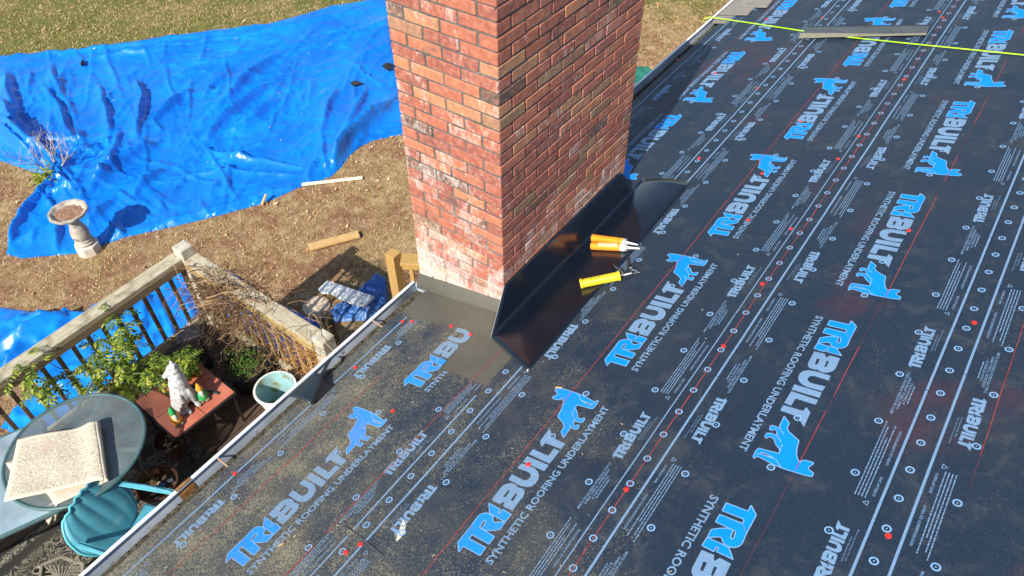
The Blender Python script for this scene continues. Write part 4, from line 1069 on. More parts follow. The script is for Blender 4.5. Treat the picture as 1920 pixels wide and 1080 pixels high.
b.build('branches', mat('dead_bark', (.30, .25, .18), .9, (.48, .42, .33), 20), shr)
LGRN = isl_mat('leaf_yellow_green', [(0, (.16, .22, .02)), (.4, (.26, .34, .035)), (.75, (.38, .42, .05)), (1, (.52, .50, .09))], .5, .35)
b = MB(); c0 = UP(82, 335, GZ+.12)
for k in range(9): b.tube([c0+Vector((rs.gauss(0, .03), rs.gauss(0, .03), -.14)), c0+Vector((rs.gauss(0, .06), rs.gauss(0, .06), .08))], .004, 4)
for k in range(230):
    p = c0+Vector((rs.gauss(0, .085), rs.gauss(0, .085), rs.uniform(-.1, .16))); a = rs.uniform(0, 6.28); l = rs.uniform(.02, .045); t_ = rs.uniform(-.6, .6)
    X = Vector((math.cos(a), math.sin(a), t_)); Y = Vector((-math.sin(a), math.cos(a), rs.uniform(-.4, .4)))
    b.add([p-X*l, p+Y*l*.45, p+X*l, p-Y*l*.45], [(0, 1, 2, 3)])
tag(b.build('leafy_sprout', LGRN), 'small yellow-green leafy plant at the foot of the dead shrub', 'plant')
# ================================================================== the deck
XD0, XD1, YD0, YD1 = -5.2, .06, .35, 3.86
dk = empty('deck', (-2, 2, DZ), 'dark brown wooden deck behind the house, below the gutter', 'deck')
y = YD0; rdk = random.Random(2)
while y < YD1-.1:
    b = MB(); x = XD0
    b.box(((XD0+XD1)/2, y+.068, DZ-.019+rdk.uniform(-.001, .001)), (XD1-XD0, .136, .038), bev=.004)
    b.build('deck_board', WDECK, dk); y += .142
b = MB(); b.box(((XD0+XD1)/2, YD1-.03, DZ-.14), (XD1-XD0, .04, .2)); b.box((XD1-.03, (YD0+YD1)/2-.04, DZ-.14), (.04, YD1-YD0-.09, .2)); b.build('rim_joist', WBAL, dk)
for x in (-5, -2.5, -.1):
    for y in (.6, 3.7): b = MB(); b.box((x, y, (GZ+DZ-.24)/2), (.1, .1, DZ-.24-GZ)); b.build('support_post', WBAL, dk)
# railing along the far side
YR = 3.768; ZR = -1.90
ra = empty('deck_railing', (-2, YR, DZ), 'weathered wooden deck railing running left from the corner post, overgrown with green vine', 'railing')
b = MB(); b.beam((XD0, YR-.0, ZR-.02), (-.085, YR, ZR-.02), .145, .038); b.build('cap_rail', WOLD, ra)
b = MB(); b.beam((XD0, YR-.06, ZR-.085), (-.06, YR-.06, ZR-.085), .038, .088); b.build('top_rail', wood_mat('rail_side_shaded', (.15, .105, .06), (.26, .19, .115), 'X'), ra)  # side turned from the sun: its shade is put into the wood colour
b = MB(); b.beam((XD0, YR-.05, -2.70), (-.06, YR-.05, -2.70), .038, .085); b.build('bottom_rail', WOLD, ra)
x = -.135
while x > XD0:
    b = MB(); b.box((x, YR-.022, (-1.95-2.76)/2), (.036, .034, .82), bev=.002); b.build('baluster', WBAL, ra); x -= .143
pc = UP(341, 461, -1.80)
b = MB(); b.box((pc.x, pc.y, (-1.80+GZ)/2), (.135, .135, -1.80-GZ), bev=.006); b.build('post', WOLDZ, ra)
XB = pc.x
rb = empty('deck_railing', (XB, 2.8, DZ), 'weathered wooden deck railing from the corner post towards the house, buried in dry vine', 'railing')
pe = UP(603, 632, -1.84); XC = XB-.0
b = MB(); b.beam((XB, pc.y-.075, ZR-.02), (XB, pe.y+.075, ZR-.02), .15, .038); b.build('cap_rail', WOLDY, rb)
b = MB(); b.beam((XB-.06, pc.y-.07, ZR-.085), (XB-.06, pe.y+.07, ZR-.085), .038, .088); b.build('top_rail', wood_mat('rail_side_sunlit', (.36, .25, .09), (.56, .42, .2), 'Y'), rb)  # sunlit side: the golden light is put into the wood colour
b = MB(); b.beam((XB-.04, pc.y-.07, -2.72), (XB-.04, pe.y+.07, -2.72), .038, .085); b.build('bottom_rail', WOLDY, rb)
y = pc.y-.16
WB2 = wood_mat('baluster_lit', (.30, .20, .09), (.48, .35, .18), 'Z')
while y > pe.y+.1:
    b = MB(); b.box((XB-.022, y, (-1.95-2.76)/2), (.034, .036, .82), bev=.002); b.build('baluster', WB2, rb); y -= .143
b = MB(); b.box((XB, pe.y, (-1.84+GZ)/2), (.135, .135, -1.84-GZ), bev=.006); b.build('post', WOLDZ, rb)
b = MB(); q = UP(609, 590, -2.85); b.box((q.x, q.y, (-2.85+GZ)/2), (.12, .12, -2.85-GZ), Matrix.Rotation(.2, 3, 'Z'), bev=.012)
tag(b.build('newel_post', wood_mat('dark_post', (.07, .06, .04), (.17, .15, .10), 'D')), 'short dark mossy wooden post beside the round stepping stone', 'post')
# newer stair railing beside the chimney
nr = empty('stair_railing', UP(735, 472, -1.7), 'golden new-wood railing with a square post just left of the chimney base', 'railing')
pp = UP(736, 474, -1.66); b = MB(); b.box((pp.x, pp.y, (-1.66+GZ)/2), (.105, .105, -1.66-GZ), bev=.004); b.build('post', WNEW, nr)
e1 = UP(752, 487, -1.70); e2 = UP(832, 489, -1.70); dr = (e2-e1).normalized()
b = MB(); b.beam(e1, e2, .14, .036); b.build('cap_rail', WNEW, nr)
for nm, z in (('top_rail', -1.765), ('bottom_rail', -2.55)):
    b = MB(); b.beam(e1+Vector((0, 0, z+1.70)), e2+Vector((0, 0, z+1.70)), .036, .088); b.build(nm, WNEW, nr)
t_ = .08
while t_ < (e2-e1).length:
    q = e1+dr*t_; b = MB(); b.box((q.x, q.y, (-1.8-2.58)/2), (.036, .036, .78), Matrix.Rotation(math.atan2(dr.y, dr.x), 3, 'Z'), bev=.002); b.build('baluster', WNEW, nr); t_ += .115
# ---- dry vine
DRYM = isl_mat('dry_vine', [(0, (.06, .032, .018)), (.4, (.15, .085, .045)), (.75, (.26, .155, .08)), (1, (.40, .27, .15))], .9)
b = MB(); rv = random.Random(21)
for k in range(1250):
    t = rv.betavariate(1.5, 1.3); y = pc.y-.1-t*(pc.y-pe.y-.05); m_ = math.exp(-((t-.33)/.20)**2)
    if rv.random() > .05+.8*m_: continue
    p = Vector((XB+rv.gauss(-.03, .09), y, rv.uniform(-2.1, -1.84))); d = Vector((rv.uniform(-1, .6), rv.uniform(-1, 1), rv.uniform(-.2, .8))).normalized()
    pts = [p]; n = rv.randint(4, 9); st_ = rv.uniform(.03, .07)
    for i in range(n):
        d = (d+Vector((rv.uniform(-.7, .6), rv.uniform(-.6, .6), rv.uniform(-.75, .3)))*.6).normalized(); q = pts[-1]+d*st_
        if q.z < DZ+.05: break
        pts.append(q)
    if len(pts) > 2: b.tube(pts, rv.uniform(.0014, .0042), 3, cap=False)
for k in range(270):   # hanging mat on the deck side
    t = rv.betavariate(2.2, 4.2); y = pc.y-.05-t*(pc.y-pe.y-.1); p = Vector((XB-.05-abs(rv.gauss(0, .14)), y, rv.uniform(-2.6, -1.92))); a = rv.uniform(0, 6.28); pts = [p]; d = Vector((math.cos(a), math.sin(a), -.4))
    for i in range(6): d = (d+Vector((rv.uniform(-.7, .7), rv.uniform(-.7, .7), rv.uniform(-.6, .35)))).normalized(); pts.append(pts[-1]+d*.04)
    b.tube(pts, rv.uniform(.001, .003), 3, cap=False)
for k in range(520):   # dead leaves
    t = rv.betavariate(2.2, 3.6); y = pc.y-.05-t*(pc.y-pe.y); p = Vector((XB+rv.gauss(-.05, .11), y, rv.uniform(-2.4, -1.86))); l = rv.uniform(.008, .022); a = rv.uniform(0, 6.28)
    X = Vector((math.cos(a), math.sin(a), rv.uniform(-.8, .8))); Y = Vector((-math.sin(a), math.cos(a), rv.uniform(-.6, .6))); b.add([p-X*l, p+Y*l*.5, p+X*l, p-Y*l*.5], [(0, 1, 2, 3)])
tag(b.build('dry_vine', DRYM), 'tangled brown dead vine smothering the railing that runs towards the house', 'vine')
ORV = isl_mat('rusty_vine', [(0, (.30, .12, .03)), (.5, (.48, .23, .07)), (1, (.62, .36, .14))], .9)
b = MB()
for k in range(300):
    p = Vector((XB-.02+rv.gauss(0, .06), pe.y+.02+abs(rv.gauss(0, .28)), rv.uniform(-2.7, -1.95))); a = rv.uniform(0, 6.28); pts = [p]; d = Vector((math.cos(a), math.sin(a), rv.uniform(-.5, .5)))
    for i in range(6): d = (d+Vector((rv.uniform(-.6, .6), rv.uniform(-.6, .6), rv.uniform(-.6, .5)))).normalized(); pts.append(pts[-1]+d*.04)
    b.tube(pts, rv.uniform(.0012, .0028), 3, cap=False)
tag(b.build('dry_creeper', ORV), 'rust-orange dead creeper on the railing post nearest the gutter', 'vine')
# ---- green plants made of feathered leaves
STEMM = mat('vine_stem', (.10, .11, .04), .7)
def leaf(b, p, X, N, l, w, m=0):
    Y = N.cross(X).normalized(); N = X.cross(Y)
    c = p+X*l*.5-N*l*.02; b.add([p, p+X*l*.35+Y*w*.5, p+X*l*.7+Y*w*.38, p+X*l-N*l*.12, p+X*l*.7-Y*w*.38, p+X*l*.35-Y*w*.5, p+X*l*.4+N*w*.12], [(0, 6, 1), (1, 6, 2), (2, 6, 3), (3, 6, 4), (4, 6, 5), (5, 6, 0)], m)
def pinnate(b, st, p, d, L, n, ll, lw, r_, droop=.8):
    pts = [p]; d = d.normalized()
    for i in range(7): d = (d+Vector((0, 0, -droop*.18))).normalized(); pts.append(pts[-1]+d*L/7)
    st.tube(pts, .0014, 3, cap=False)
    for i in range(n):
        t = .15+.8*i/(n-1); k = min(6, int(t*7)); q = pts[k].lerp(pts[k+1], t*7-k); T = (pts[k+1]-pts[k]).normalized(); S_ = T.cross(Vector((0, 0, 1)))
        S_ = S_.normalized() if S_.length > .1 else Vector((1, 0, 0)); N = S_.cross(T)
        for sg in (-1, 1):
            X = (S_*sg+T*r_.uniform(.25, .6)+Vector((0, 0, r_.uniform(-.45, .15)))).normalized(); leaf(b, q, X, (N+Vector((r_.uniform(-.3, .3), r_.uniform(-.3, .3), 0))).normalized(), ll*r_.uniform(.8, 1.15), lw)
    leaf(b, pts[-1], d, Vector((0, 0, 1)), ll, lw)
WG = isl_mat('vine_leaf', [(0, (.04, .09, .01)), (.3, (.11, .19, .02)), (.65, (.24, .33, .03)), (1, (.46, .48, .07))], .45, .35)
vine = empty('climbing_plant', (-1.2, 3.6, -2.3), 'leafy yellow-green climbing plant sprawling along the inside of the left railing', 'vine')
b = MB(); st_ = MB(); rw = random.Random(17)
spots = [(222, 582, -2.0, 5), (232, 605, -2.0, 6), (222, 630, -2.1, 7), (200, 640, -2.1, 5), (178, 650, -2.05, 4), (205, 660, -2.2, 6), (232, 662, -2.2, 6), (240, 640, -2.1, 4), (188, 682, -2.2, 7), (160, 688, -2.2, 6), (148, 708, -2.25, 6), (215, 688, -2.25, 6), (240, 690, -2.3, 5), (268, 690, -2.3, 7), (292, 700, -2.3, 8), (312, 690, -2.3, 5), (262, 712, -2.35, 6), (235, 715, -2.35, 4), (180, 722, -2.35, 4), (205, 735, -2.4, 3), (75, 672, -1.95, 4), (52, 690, -2.0, 5), (42, 705, -2.0, 4), (62, 722, -2.1, 5), (88, 716, -2.15, 4), (112, 712, -2.2, 2), (70, 740, -2.2, 3), (265, 655, -2.2, 3), (300, 675, -2.3, 4), (330, 705, -2.35, 2)]
for x, y, z, n in spots:
    for k in range(int(n*1.3)):
        p = UP(x+rw.gauss(0, 9), y+rw.gauss(0, 9), z+rw.uniform(-.12, .12)); a = rw.uniform(0, 6.28)
        pinnate(b, st_, p, Vector((math.cos(a), math.sin(a), rw.uniform(-.1, .7))), rw.uniform(.13, .21), 6, .052, .020, rw, rw.uniform(.6, 1.5))
b.build('leaves', WG, vine)
main = [(340, 715), (290, 700), (235, 700), (190, 690), (150, 700), (90, 715), (45, 700)]
st_.tube([UP(x, y, -2.25) for x, y in main], .006, 6)
st_.tube([UP(x, y, -2.15) for x, y in [(235, 700), (215, 665), (228, 630), (225, 590)]], .005, 6)
st_.tube([UP(x, y, -2.2) for x, y in [(190, 690), (160, 740), (130, 800)]], .006, 6)
st_.tube([UP(x, y, -2.2) for x, y in [(150, 700), (110, 690), (75, 670)]], .004, 6)
st_.build('stems', STEMM, vine)
# ---- tile-topped table
TZ = -2.40
cs = [UP(x, y, TZ) for x, y in ((248.6, 751.7), (329, 821), (438.9, 735))]
u_ = (cs[2]-cs[1]).normalized(); v_ = (cs[0]-cs[1]); v_ = (v_-u_*v_.dot(u_)).normalized(); o_ = cs[1]; SZ = .60
tt = empty('tile_table', (o_.x+.3, o_.y+.3, DZ), 'small square patio table topped with four terracotta tiles', 'table')
TERR = mat('terracotta', (.40, .11, .065), .55, (.54, .19, .12), 3, bump=.2, bscale=80, spots=((.62, .32, .22), 7, .64))
for i in range(2):
    for j in range(2):
        c = o_+u_*(.15+.3*i)+v_*(.15+.3*j); b = MB(); b.box((c.x, c.y, TZ-.008), (.294, .294, .014), Matrix.Rotation(math.atan2(u_.y, u_.x), 3, 'Z'), bev=.003); b.build('tile', TERR, tt)
IRON = mat('black_iron', (.018, .016, .015), .55); fz = TZ-.022
K = [o_, o_+u_*SZ, o_+u_*SZ+v_*SZ, o_+v_*SZ]
b = MB()
for i in range(4):
    p, q = K[i].copy(), K[(i+1) % 4].copy(); p.z = q.z = fz; b.beam(p, q, .02, .02, bev=0)
p, q = o_+u_*.3, o_+u_*.3+v_*SZ; b.beam((p.x, p.y, fz), (q.x, q.y, fz), .02, .012, bev=0)
b.build('frame', IRON, tt)
for i in range(4):
    b = MB(); c = (K[i]-(o_+u_*.3+v_*.3))*.92+(o_+u_*.3+v_*.3); b.box((c.x, c.y, (fz+DZ)/2), (.018, .018, fz-DZ)); b.build('leg', IRON, tt)
# ---- statue, gnomes, small pot on the table
def blob(parts, vox, name, mats, parent, sm=6):
    b = MB()
    for c, r, M in parts:
        c = Vector(c); vs = []; n = 18; m_ = 12
        b.add([c+(M @ Vector((r[0]*math.sin(math.pi*j/m_)*math.cos(6.2832*i/n), r[1]*math.sin(math.pi*j/m_)*math.sin(6.2832*i/n), r[2]*math.cos(math.pi*j/m_)))) for j in range(m_+1) for i in range(n)],
              [(j*n+i, (j+1)*n+i, (j+1)*n+(i+1) % n, j*n+(i+1) % n) for j in range(m_) for i in range(n)])
    o = b.build(name, mats, parent)
    md = o.modifiers.new('r', 'REMESH'); md.mode = 'VOXEL'; md.voxel_size = vox; md.use_smooth_shade = True
    s_ = o.modifiers.new('s', 'SMOOTH'); s_.factor = .5; s_.iterations = sm
    return o
I3 = Matrix.Identity(3)
sp_ = UP(352, 757, TZ); stt = empty('dog_statue', sp_, 'white and grey weathered stone dog sitting on the tile table, the tallest figure', 'statue')
fwd = (UP(372, 770, TZ)-UP(340, 745, TZ)).normalized(); lft = Vector((0, 0, 1)).cross(fwd)   # paws point right-down in the photo
def S_(f, l, z): return sp_+fwd*f+lft*l+Vector((0, 0, z))
hd = (UP(298, 708, -2.06)-UP(322, 690, -2.03)).normalized(); hq = UP(324, 692, -2.03)
fx = Matrix((fwd, lft, Vector((0, 0, 1)))).transposed()
tiltM = fx @ Matrix.Rotation(R(-18), 3, 'Y')
bc = S_(-.02, .0, .11); top_ = hq-Vector((0, 0, .03))
ax = (top_-bc).normalized(); Q = ax.to_track_quat('Z', 'Y').to_matrix()
parts = [(S_(-.05, 0, .07), (.085, .095, .08), fx), (bc.lerp(top_, .12), (.090, .098, .12), Q), (bc.lerp(top_, .42), (.080, .088, .13), Q), (bc.lerp(top_, .72), (.064, .068, .10), Q), (bc.lerp(top_, .95), (.052, .054, .06), Q),
         (hq, (.056, .054, .052), I3), (hq+hd*.048+Vector((0, 0, -.008)), (.036, .032, .030), I3), (hq+hd*.078+Vector((0, 0, -.012)), (.025, .024, .022), I3), (hq+hd*.095+Vector((0, 0, -.008)), (.010, .012, .010), I3)]
sdv = Vector((0, 0, 1)).cross(hd)
for s2 in (-1, 1):
    parts += [(hq+sdv*.034*s2+Vector((0, 0, .042))-hd*.015, (.016, .013, .026), I3), (S_(.05, .045*s2, .10), (.026, .026, .11), fx), (S_(.085, .047*s2, .018), (.042, .025, .020), fx), (S_(-.01, .085*s2, .05), (.07, .035, .05), fx), (S_(.045, .09*s2, .015), (.045, .024, .016), fx)]
parts.append((S_(-.13, .03, .02), (.07, .02, .02), fx))
def statue_mat():
    m, t, b = NT('statue_stone'); (x, y, z), g_ = posxyz(t)
    n = Nz(t, 28, 6); c = Rmp(t, n, [(.35, (.28, .28, .27)), (.62, (.62, .63, .64))]); lo = Mth(t, 'MULTIPLY_ADD', z, -2.2, -4.75); c = Mix(t, Mth(t, 'MAXIMUM', Mth(t, 'MINIMUM', Mth(t, 'ADD', lo, Mth(t, 'SUBTRACT', n, .5)), .75), 0.), c, (.22, .20, .16))
    t.links.new(c, b.inputs['Base Color']); b.inputs['Roughness'].default_value = .8; Bmp(t, Nz(t, 60, 5), .8, .006, b); return m
blob(parts, .007, 'body', statue_mat(), stt, 3)
b = MB()
for s2 in (-1, 1): b.lathe([(.005, -.002), (.005, .002), (.0001, .003)], 8, hq+hd*.042+sdv*.021*s2+Vector((0, 0, .018)))
b.lathe([(.006, -.003), (.006, .003), (.0001, .004)], 8, hq+hd*.10+Vector((0, 0, -.004))); b.build('eyes_and_nose', BLACKM, stt)
GRN = mat('gnome_green', (.02, .30, .07), .5, (.04, .42, .12), 30); ORG = mat('gnome_orange', (.75, .28, .02), .5, (.9, .42, .05), 20); BRD = mat('gnome_beard', (.62, .62, .60), .7, (.45, .45, .44), 40, bump=.5); BRN = mat('gnome_brown', (.12, .08, .05), .8, (.24, .17, .11), 30); SKIN = mat('gnome_skin', (.62, .34, .22), .6)
for bx, tx, hatm, coatm, lab in ((( 334, 792), (318, 763), GRN, ORG, 'garden gnome with green hat and orange coat on the near corner of the tile table'),
                                 ((383, 747), (374, 714), ORG, GRN, 'garden gnome with orange hat and green coat right of the dog statue')):
    c = UP(*bx, TZ); gn = empty('garden_gnome', c, lab, 'gnome', 'two gnomes on the tile table'); H = PY(*tx, c.y).z-TZ; k = H/.18
    cd = (CAM-c); cd.z = 0; cd = cd.normalized()
    b = MB(); b.lathe([(.030*k, 0), (.034*k, .015*k), (.036*k, .04*k), (.032*k, .07*k), (.022*k, .088*k), (.001, .095*k)], 18, c); b.build('coat', coatm, gn, smooth=True)
    b = MB(); b.lathe([(.001, .082*k), (.018*k, .088*k), (.0215*k, .105*k), (.019*k, .12*k), (.001, .13*k)], 16, c); b.build('head', SKIN, gn, smooth=True)
    b = MB(); b.lathe([(.0235*k, .112*k), (.0245*k, .118*k), (.019*k, .14*k), (.010*k, .165*k), (.001, .183*k)], 16, c); b.build('hat', hatm, gn, smooth=True)
    b = MB(); Mq = I3
    bt = [(c+cd*.018*k+Vector((0, 0, .085*k)), (.016*k, .018*k, .028*k), I3), (c+cd*.024*k+Vector((0, 0, .062*k)), (.011*k, .012*k, .018*k), I3)]
    blob(bt, .0035, 'beard', BRD, gn, 2)
    sdx = Vector((0, 0, 1)).cross(cd)
    bt = [(c+cd*.036*k+sdx*.018*k*s2+Vector((0, 0, .012*k)), (.022*k, .013*k, .012*k), I3) for s2 in (-1, 1)]
    for q in bt: blob([q], .0035, 'boot', BRN, gn, 1)
tr = MB(); q0 = UP(392, 733, TZ+.01); q1 = UP(410, 738, TZ+.012); tr.tube([q0, q0.lerp(q1, .3), q1], [.006, .011, .010], 8)  # dark green rod with a thin shaft and a flat end, on the tiles
q2 = UP(372, 728, TZ+.006); tr.tube([q2, q0], .004, 6); q3 = UP(356, 722, TZ+.006); tr.add([q2+Vector((.012, .02, 0)), q2-Vector((.012, .02, 0)), q3-Vector((.012, .015, 0)), q3+Vector((.0, .02, 0))], [(0, 1, 2, 3)])
tag(tr.build('green_rod', mat('rod_dark_green', (.015, .05, .035), .5)), 'dark green trowel lying behind the orange-hatted gnome', 'rod')
TPOT = mat('stone_pot', (.32, .27, .20), .8, (.45, .40, .31), 18, bump=.5)
c = UP(356, 697, TZ); pt = empty('potted_plant', c, 'feathery green plant in a ribbed tan pot on the far corner of the tile table', 'potted plant')
b = MB(); b.lathe([(.0001, 0), (.05, 0), (.062, .03), (.068, .065), (.066, .09), (.070, .092), (.070, .104), (.060, .104), (.058, .085), (.0001, .083)], 28, c); b.build('pot', TPOT, pt, smooth=True, sharp=40)
b = MB(); st_ = MB()
for k in range(22):
    a = rw.uniform(0, 6.28); e = rw.uniform(.2, 1.6); pinnate(b, st_, c+Vector((rw.gauss(0, .02), rw.gauss(0, .02), .09+rw.uniform(0, .10))), Vector((math.cos(a), math.sin(a), e)), rw.uniform(.12, .2), 6, .052, .021, rw, 1.3)
b.build('leaves', WG, pt); st_.build('stems', STEMM, pt)
# ---- pots on the deck
BLK = mat('black_plastic', (.012, .012, .013), .45); SOIL = mat('potting_soil', (.03, .02, .012), .95, (.16, .11, .05), 30, bump=1., bscale=50, bd=.02)
c = UP(463, 690, DZ+.02); c.z = DZ
c = UP(460, 684, -2.58); c.z = DZ
pb = empty('planter', c, 'wide black plastic planter with scrubby green growth under the dry vine', 'planter')
b = MB(); b.lathe([(.0001, 0), (.15, 0), (.195, .26), (.207, .26), (.207, .285), (.19, .285), (.185, .23), (.0001, .23)], 36, c); b.build('pot', BLK, pb, smooth=True, sharp=40)
b = MB(); b.lathe([(.185, .235), (.1, .245), (.0001, .25)], 24, c); b.build('soil', SOIL, pb)
DG = isl_mat('dark_leaf', [(0, (.02, .05, .01)), (.5, (.05, .12, .02)), (1, (.14, .22, .04))], .5, .2)
b = MB()
for k in range(420):
    p = c+Vector((rw.gauss(0, .08), rw.gauss(0, .08), .25+abs(rw.gauss(0, .10)))); a = rw.uniform(0, 6.28); leaf(b, p, Vector((math.cos(a), math.sin(a), rw.uniform(-.4, .7))).normalized(), Vector((0, 0, 1)), rw.uniform(.02, .04), .014)
b.build('leaves', DG, pb)
WPL = mat('white_glaze', (.62, .62, .58), .45, (.70, .70, .66), 4); AQ = mat('aqua_glaze', (.20, .36, .38), .35, (.27, .45, .46), 5, spots=((.20, .20, .08), 6, .56))
c = UP(516, 728, -2.50); c.z = DZ
bk_ = empty('white_planter_pot', c, 'large white pot with a pale aqua inside, half hidden by the gutter', 'pot')
b = MB(); b.lathe([(.0001, 0), (.115, 0), (.15, .15), (.178, .33), (.190, .335), (.193, .355), (.188, .362), (.172, .362)], 44, c); b.build('outer_wall', WPL, bk_, smooth=True, sharp=40)
b = MB(); b.lathe([(.172, .3615), (.165, .35), (.14, .16), (.115, .03), (.0001, .028)], 44, c); b.build('inner_wall', AQ, bk_, smooth=True, sharp=40)
BRG = mat('brown_glaze', (.055, .022, .014), .22, (.09, .04, .03), 8)
def bowl_pot(px_, py_, ztop, r, h, lab):
    c = UP(px_, py_, ztop); c.z = DZ; H = ztop-DZ; o = empty('glazed_pot', c, lab, 'pot', 'brown glazed pots on the deck')
    b = MB(); b.lathe([(.0001, 0), (r*.62, 0), (r*.85, H*.5), (r*.96, H*.9), (r*1.03, H*.93), (r*1.03, H), (r*.95, H), (r*.92, H*.9), (r*.8, H*.6)], 40, c); b.build('pot', BRG, o, smooth=True, sharp=40)
    b = MB(); b.grid(lambda u, v: c+Vector((r*.84*v*math.cos(6.2832*u), r*.84*v*math.sin(6.2832*u), H*.68+.02*mn.noise(Vector((u*7, v*3, r))))), 30, 6); b.build('soil', SOIL, o)
    b = MB()
    for k in range(16):
        a = rw.uniform(0, 6.28); rr = r*.8*math.sqrt(rw.random()); p = c+Vector((rr*math.cos(a), rr*math.sin(a), H*.70)); w = rw.uniform(0, 6.28); s_ = rw.uniform(.012, .03)
        b.add([p+Vector((s_*math.cos(w+q), s_*.6*math.sin(w+q), rw.uniform(0, .015))) for q in (0, 1.3, 2.2, 3.4, 4.9)], [(0, 1, 2, 3, 4)])
    b.build('dead_leaves', LEAFM, o); return o, c, H
o, c, H = bowl_pot(293, 905, -2.55, .165, .3, 'dark brown glazed pot holding small trinkets, behind the turquoise chair')
b = MB(); b.box(c+Vector((.02, -.01, H*.74)), (.06, .05, .04), Matrix.Rotation(.4, 3, 'Z'), bev=.004); b.build('blue_box', mat('dull_blue', (.05, .10, .22), .5), o)
b = MB(); b.box(c+Vector((.09, -.02, H*.76)), (.03, .045, .02), Matrix.Rotation(1., 3, 'Z'), bev=.006); b.build('pale_trinket', mat('pale_blue', (.5, .58, .7), .5), o)
bowl_pot(316, 822, -2.62, .135, .3, 'dark brown glazed pot with dead leaves, half under the tile table')
# ---- black lidded box in the corner
c = UP(352, 624, -2.35); bx = empty('storage_box', (c.x, c.y, DZ), 'black box with a flat lid in the corner behind the potted plant', 'box')
b = MB(); b.box((c.x, c.y, (-2.38+DZ)/2), (.17, .14, -2.38-DZ), Matrix.Rotation(-.5, 3, 'Z'), bev=.01); b.build('body', BLK, bx)
b = MB(); b.box((c.x, c.y, -2.36), (.21, .17, .03), Matrix.Rotation(-.5, 3, 'Z'), bev=.008); b.build('lid', mat('black_lid', (.02, .022, .028), .35), bx)
# ---- glass tables
def glass_mat(name, c, alpha, rough, frost):
    m, t, b = NT(name); b.inputs['Base Color'].default_value = rgb(c); b.inputs['Roughness'].default_value = rough; b.inputs['Specular IOR Level'].default_value = .8
    t.links.new(Rmp(t, Nz(t, 3.5, 5), [(.3, alpha-.12), (.7, min(1, alpha+frost))]), b.inputs['Alpha']); t.links.new(Rmp(t, Nz(t, 4, 5), [(.3, tuple(k*.75 for k in c)), (.7, tuple(min(1, k*1.25) for k in c))]), b.inputs['Base Color']); return m
FRM = mat('table_frame_teal', (.045, .11, .12), .45, (.08, .16, .16), 10); FRD = mat('table_frame_olive', (.04, .05, .03), .5)
tc = Vector((-1.842, 2.85, -2.13)); RT = .52
gt = empty('round_table', (tc.x, tc.y, DZ), 'round glass-topped patio table with a folded rug on it', 'table')
b = MB(); b.lathe([(.0001, 0), (RT-.012, 0)], 64, tc); o = b.build('glass_top', glass_mat('dusty_glass', (.15, .19, .195), .7, .10, .2), gt)
b = MB(); b.lathe([(RT-.016, .004), (RT-.008, .009), (RT+.004, .007), (RT+.008, -.006), (RT+.004, -.02), (RT-.012, -.022), (RT-.016, -.01), (RT-.016, .004)], 72, tc); b.build('rim', FRM, gt, smooth=True)
b = MB()
for k in range(2):
    a = R(35+90*k); d = Vector((math.cos(a), math.sin(a), 0))*(RT-.02); b.beam(tc-d-Vector((0, 0, .016)), tc+d-Vector((0, 0, .018-.001*k)), .03, .012, bev=.001)
b.build('cross_brace', mat('brace_pale', (.30, .36, .34), .5), gt)
for k in range(4):
    a = R(35+90*k); d = Vector((math.cos(a), math.sin(a), 0)); b = MB(); b.tube([tc+d*(RT-.05)-Vector((0, 0, .02)), tc+d*(RT-.09)-Vector((0, 0, .3)), Vector((tc.x, tc.y, DZ))+d*(RT-.02)+Vector((0, 0, .02))], .016, 10); b.build('leg', FRD, gt, smooth=True)
RZ = -2.15; ra0 = UP(0, 1006, RZ); ra1 = UP(75, 971, RZ); ed = (ra1-ra0).normalized(); nd = Vector((0, 0, 1)).cross(ed); nd = nd if nd.y > 0 else -nd
far_ = UP(20, 812, RZ); wd = (far_-ra0).dot(nd); e0 = ra0-ed*1.3; e1_ = ra0+ed*.42
rt = empty('rectangular_table', ((e0+e1_)/2).x and ((e0+e1_)/2+nd*wd/2-Vector((0, 0, RZ-DZ))), 'pale blue glass-topped rectangular patio table at the left edge, under the rug corner', 'table')
b = MB(); b.add([e0, e1_, e1_+nd*wd, e0+nd*wd], [(0, 1, 2, 3)]); b.build('glass_top', glass_mat('pale_blue_glass', (.30, .40, .46), .90, .12, .1), rt)
b = MB()
Q4 = [e0, e1_, e1_+nd*wd, e0+nd*wd]
for i in range(4): b.beam(Q4[i]-Vector((0, 0, .012)), Q4[(i+1) % 4]-Vector((0, 0, .012)), .024, .028, bev=.004)
b.build('rim', FRM, rt)
for p in Q4: b = MB(); q = p*.95+((Q4[0]+Q4[2])/2)*.05; b.box((q.x, q.y, (RZ+DZ)/2-.01), (.03, .03, RZ-DZ-.02)); b.build('leg', FRD, rt)
